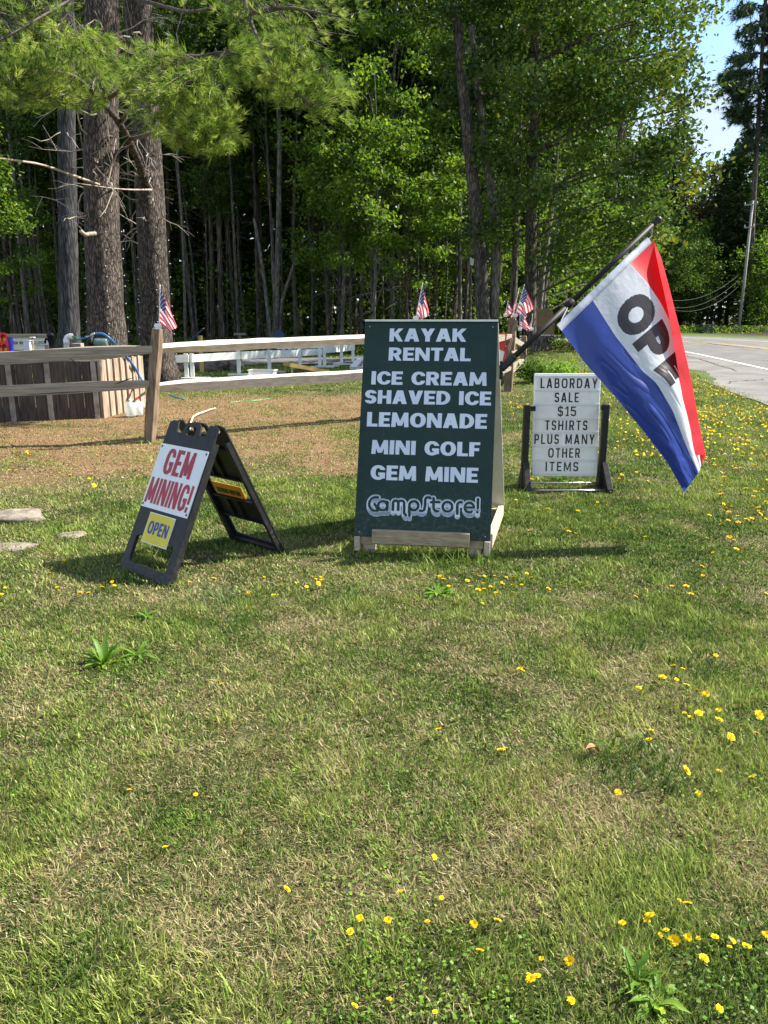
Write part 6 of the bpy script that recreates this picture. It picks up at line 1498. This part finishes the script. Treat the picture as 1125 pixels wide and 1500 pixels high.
weed(958, 1470, 26, .085, .010, 'broad leaved weed clump among yellow flowers at the lower corner', 3, .5)
weed(930, 1440, 14, .085, .007, 'narrow leaved weed behind the lower corner clump', 4, .8)
weed(642, 872, 22, .12, .011, 'bright green low weed in front of the green board', 5, .5)
weed(215, 905, 12, .11, .009, 'small bright weed below the plastic sign', 6, .5)
weed(820, 705, 20, .16, .011, 'leafy weeds growing under the white letter board', 7, .9)
def tuft(px, py, n, L, w, rad, cols, label, seed, lean=.5):
    c = gp(px, py); r = rs(seed); a = r.uniform(0, 6.28, n); q = rad * np.sqrt(r.rand(n)); b = r.uniform(0, 6.28, n)
    p0 = np.stack([q * np.cos(b), q * np.sin(b), np.zeros(n) - .005], 1); le = np.abs(r.randn(n)) * lean + .1
    d = np.stack([np.cos(a) * np.sin(le), np.sin(a) * np.sin(le), np.cos(le)], 1); l = (L * (.5 + .6 * r.rand(n)))[:, None]; s = np.stack([-np.sin(a), np.cos(a), np.zeros(n)], 1); ww = (w * (.6 + .7 * r.rand(n)))[:, None]
    dn = np.array([0, 0, -1.0]); hz_ = np.stack([np.cos(a), np.sin(a), -.5 * np.ones(n)], 1)
    m1 = p0 + d * l * .5 + hz_ * l * .05; t = p0 + d * l * .95 + hz_ * l * .28; t[:, 2] = np.maximum(t[:, 2], .01)
    V = np.stack([p0 - s * ww * .5, p0 + s * ww * .5, m1 + s * ww * .45, m1 - s * ww * .45, t], 1).reshape(-1, 3); i0 = np.arange(n)[:, None] * 5
    loops = np.concatenate([i0, i0 + 1, i0 + 2, i0 + 3, i0 + 3, i0 + 2, i0 + 4], 1).ravel(); u = r.rand(n)[:, None]; C = np.repeat(np.array(cols[0]) * (1 - u) + np.array(cols[1]) * u, 5, 0)
    o = link('grass_tuft', fastmesh('grass_tuft', V, np.tile([4, 3], n), loops, ['grass_blades'], col=C)); o.location = c + Vector((0, 0, float(gh(c.x, c.y)))); return tag(o, label, 'grass tuft')
DG = ((.028, .072, .012), (.085, .15, .024)); LG = ((.085, .16, .02), (.20, .27, .05)); PG = ((.15, .20, .05), (.36, .38, .16))
tuft(935, 1128, 240, .115, .0048, .16, DG, 'large dark green grass tuft beside a fallen leaf', 11, .6)
tuft(560, 1135, 150, .06, .0035, .11, DG, 'round dark grass tuft in the middle of the lawn', 12, .7)
tuft(665, 826, 110, .17, .006, .22, LG, 'bright grass tuft sprouting before the base of the green board', 13, .7)
tuft(600, 808, 90, .15, .006, .25, LG, 'long grass under the ledge of the green board', 14, .5)
tuft(315, 880, 120, .13, .0045, .14, ((.09, .14, .05), (.2, .26, .1)), 'pale bluish grass tuft in front of the plastic sign', 15, .6)
tuft(890, 945, 150, .11, .0045, .18, DG, 'dark grass tuft below the letter board', 16, .6)
tuft(1025, 985, 130, .10, .0042, .16, DG, 'dark low grass tuft near the yellow flower cluster', 17, .6)
tuft(640, 1190, 240, .075, .0036, .2, DG, 'wide dark grass patch in the lower lawn', 18, .6)
tuft(330, 1270, 260, .08, .0036, .2, ((.05, .11, .015), (.13, .2, .035)), 'taller green grass clump in the lower lawn', 19, .45)
tuft(290, 790, 60, .10, .005, .15, PG, 'pale dry grass growing between the legs of the plastic sign', 20, .5)
tuft(100, 1360, 200, .07, .0034, .2, DG, 'dark grass clump near the lower left of the lawn', 21, .6)
tuft(820, 712, 60, .16, .007, .3, LG, 'bright grass under the letter board between its posts', 22, .5)
dl = gp(865, 1114); mb = MB()
vs = []; n = 9
for i in range(n):
    t = i / (n - 1); f = .018 * math.sin(math.pi * (t * .95 + .03)); vs += [Vector((-f, t * .06 - .03, .03 + .02 * math.sin(t * 3) + .008)), Vector((0, t * .06 - .03, .03 + .02 * math.sin(t * 3))), Vector((f, t * .06 - .03, .03 + .02 * math.sin(t * 3) + .010))]
fs = [[i * 3 + j, i * 3 + j + 1, i * 3 + 4 + j, i * 3 + 3 + j] for i in range(n - 1) for j in range(2)]
mb.add(vs, fs); o = mb.build('fallen_leaf', 'dead_leaf', None, smooth=True, local=True); o.location = dl; o.rotation_euler = (.3, .2, 1.9); tag(o, 'curled brown fallen leaf beside the dark grass tuft', 'leaf')

# ------------------------------------------------------------------ yellow flowers
def flower_kind(seed, h, rad, tilt):
    r = rs(seed); mb = MB(); c = Vector((r.randn() * .008, r.randn() * .008, h)); mb.tube([(0, 0, -.01), Vector((c.x * .4, c.y * .4, h * .55)), c], [.0013, .0012, .0011], 5); mb.lathe(c, [(.001, -.010), (.004, -.006), (.005, -.001)], 7)
    st = mb.build('hawkbit', 'leaf_weed', None, local=True)
    pet = MB(); q = Quaternion((1, 0, 0), tilt) @ Quaternion((0, 0, 1), r.rand() * 6)
    for ringn, rr_, el in ((17, 1.0, .18), (14, .74, .45), (10, .45, .8)):
        for i in range(ringn):
            a = 2 * math.pi * i / ringn + r.rand() * .25; l = rad * rr_ * (.85 + .3 * r.rand()); d = Vector((math.cos(a) * math.cos(el), math.sin(a) * math.cos(el), math.sin(el))); s = Vector((-math.sin(a), math.cos(a), 0)); w = rad * .17
            P_ = [s * -w * .4, s * w * .4, d * l * .6 + s * w, d * l + s * w * .7, d * l - s * w * .7, d * l * .6 - s * w]
            pet.add([c + q @ p for p in P_], [[0, 1, 2, 5], [5, 2, 3, 4]])
    fh = pet.build('flower_head', 'petal', st, local=True); return st
FK = [flower_kind(1, .055, .0155, .25), flower_kind(2, .04, .0145, -.35), flower_kind(3, .07, .0165, .5), flower_kind(4, .048, .015, .05)]
fused = set(); rf = random.Random(3)
def flower(p, label, group, sc=1.0):
    k = rf.randrange(4); src = FK[k]
    if k in fused:
        o = src.copy(); COL.objects.link(o)
        for ch in src.children: c = ch.copy(); COL.objects.link(c); c.parent = o
    else: o = src; fused.add(k)
    o.location = (p.x, p.y, float(gh(p.x, p.y))); o.rotation_euler = (rf.uniform(-.3, .3), rf.uniform(-.3, .3), rf.uniform(0, 6.28)); s = sc * rf.uniform(.62, 1.25); o.scale = (s, s, s)
    tag(o, label, 'flower', group)
def lift(x, y): q = gp(x, y); return gp(x, y + 26.0 / max(q.y, 1) ** 1.0 * .95) if q.y < 9 else q
FL = {
 ('yellow hawkbit flower standing alone in the open lawn', 'lone yellow flowers in the lawn'): [(193, 1156), (250, 1246), (291, 1162), (322, 1002), (329, 1011), (418, 1319), (738, 1109), (763, 983), (766, 984), (649, 1076), (904, 1164), (992, 1149), (1023, 1165), (905, 1353), (632, 1262), (740, 1098)],
 ('yellow hawkbit flower near the bottom of the lawn', 'yellow flowers of the lower lawn'): [(522, 1486), (570, 1462), (508, 1363), (516, 1347), (571, 1351), (595, 1310), (643, 1312), (636, 1476), (694, 1350), (704, 1403), (729, 1358), (767, 1447), (788, 1403), (775, 1426), (784, 1427), (833, 1421), (829, 1463), (631, 1346)],
 ('yellow hawkbit flower of the lower corner cluster', 'cluster of yellow flowers in the lower corner'): [(997, 1315), (1009, 1337), (946, 1347), (956, 1351), (965, 1363), (977, 1363), (975, 1378), (1008, 1375), (1025, 1370), (1043, 1374), (1070, 1388), (1070, 1373), (1017, 1407), (1098, 1397), (1119, 1366), (960, 1474), (1045, 1476)],
 ('yellow hawkbit flower of the sparse group right of the dark tuft', 'sparse yellow flowers at the right of the lawn'): [(931, 881), (947, 869), (986, 998), (989, 986), (1006, 1012), (1013, 1029), (1018, 1022), (1031, 1022), (1012, 1060), (1003, 1045), (1011, 1060), (1051, 1044), (1050, 1062), (1058, 1096), (1086, 1072), (1103, 1065), (1107, 1075), (1046, 963), (1056, 1130), (952, 1073), (954, 1088), (1103, 1143), (938, 1011), (968, 1000), (1004, 985)],
 ('yellow hawkbit flower of the group before the green board', 'yellow flowers before the green board'): [(640, 852), (648, 856), (655, 862), (683, 859), (697, 847), (706, 857), (712, 849), (723, 846), (717, 863), (733, 862), (742, 849), (748, 859), (755, 857), (759, 866), (768, 844), (777, 848), (752, 872), (710, 866), (726, 870), (700, 870), (690, 865), (670, 885), (705, 885), (797, 870), (735, 855), (765, 858)],
 ('yellow hawkbit flower of the group between the two sandwich boards', 'yellow flowers between the sandwich boards'): [(411, 849), (412, 862), (446, 846), (460, 849), (470, 846), (447, 861), (458, 866), (405, 876), (368, 873), (432, 853), (475, 857), (388, 845)],
 ('yellow hawkbit flower near the plastic sign', 'yellow flowers near the plastic sign'): [(89, 863), (118, 874), (129, 875), (149, 864), (165, 859), (170, 865), (8, 862), (73, 841), (90, 828), (2, 873), (277, 856), (312, 858)],
 ('yellow hawkbit flower of the bunch on the brown grass at far left', 'bunch of yellow flowers on the brown grass'): [(27, 664), (35, 667), (41, 665), (46, 669), (33, 674), (38, 671), (16, 688), (24, 693), (15, 692), (87, 697), (103, 700), (140, 673), (128, 705), (137, 705), (137, 722), (192, 613), (128, 618)],
}
for (lab, grp), pts in FL.items():
    for (x, y) in pts: flower(lift(x, y), lab, grp, .72 if y > 1150 else .95 if y > 800 else 1.25)
rf2 = rs(17)
def scatter(n, poly, lab, grp, sc=1.25):
    P = np.array(poly, float); k = 0
    while k < n:
        x, y = rf2.uniform(P[:, 0].min(), P[:, 0].max()), rf2.uniform(P[:, 1].min(), P[:, 1].max())
        if inpoly(np.array([x]), np.array([y]), poly)[0] and fbm(np.array([x]), np.array([y * 2]), 40, 5)[0] > .40:
            q = gp(x, y)
            if q.x < edge_x(q.y) - .1: flower(q, lab, grp, sc); k += 1
scatter(96, [(1012, 570), (1060, 575), (1125, 600), (1125, 780), (1060, 780), (1035, 700), (1015, 640)], 'small yellow flower of the dense drift on the road verge', 'dense drift of yellow flowers by the road', 1.1)
scatter(26, [(905, 560), (960, 640), (985, 740), (1110, 770), (1125, 900), (980, 880), (905, 720)], 'yellow flower of the loose scatter below the hanging flag', 'yellow flowers below the flag', 1.05)
scatter(26, [(745, 690), (900, 690), (990, 760), (960, 800), (760, 790)], 'yellow flower around the feet of the letter board', 'yellow flowers round the letter board', 1.1)
# beyond a few hundred the far yellow drift is one mass
r = rs(19); n = 6500; x = r.uniform(2.0, 8.6, n); y = 8.5 + 18 * r.rand(n); k = (x < edge_x(y) - .1) & (fbm(x, y, 1.6, 6) > .42) & ((x > .30 * y - .2) | ((x < .24 * y + .4) & (x > .14 * y + .3) & (y > 12)))
k &= r.rand(n) < np.where(x > .33 * y, .8, .5)
x, y = x[k], y[k]; P = np.stack([x, y, gh(x, y) + .04 + .05 * r.rand(len(x))], 1)
Q = leaf_quads(r, np.repeat(P, 3, 0) + r.randn(len(P) * 3, 3) * .006, .030, 1.2, 0, .8)
tag(link('yellow_flowers', poly_mesh('yellow_flowers', Q, 4, ['petal'])), 'far drift of countless tiny yellow flowers towards the road', 'flowers', kind='stuff')
# weeds and a bush on the mound
r = rs(23)
for (px_, py_, Y, rad, hz2, n, lab, m) in ((778, 530, 18.5, .34, .5, 1100, 'green leafy bush at the foot of the mound behind the fence post', 'leaf_forest'), (838, 505, 23.5, .8, .45, 1500, 'low yellowish weedy shrub on the mound beside the stump', 'leaf_yellowing'), (815, 528, 20.0, .6, .3, 900, 'low mixed weeds on the near slope of the mound', 'leaf_weed')):
    c = base_at(px_, Y); z = float(gh(c.x, c.y)); q, C = clumps(r, (c.x, c.y, z + hz2 * .5), (rad, rad, hz2 * .5), 26, n, .1, .2); q = q[q[:, 2] > z]
    root = link('shrub', poly_mesh('shrub', leaf_quads(r, q, .075, .5) - np.array(c), 4, [m])); root.location = c; tag(root, lab, 'shrub')
    mb = MB(); c2 = Vector((c.x, c.y, z))
    for e in C[:12]: mb.tube([c2, (c2 + Vector(e)) / 2 + Vector((0, 0, .05)), e], [.01, .008, .004], 4, cap=False)
    mb.build('stem', 'twig_dark', root)
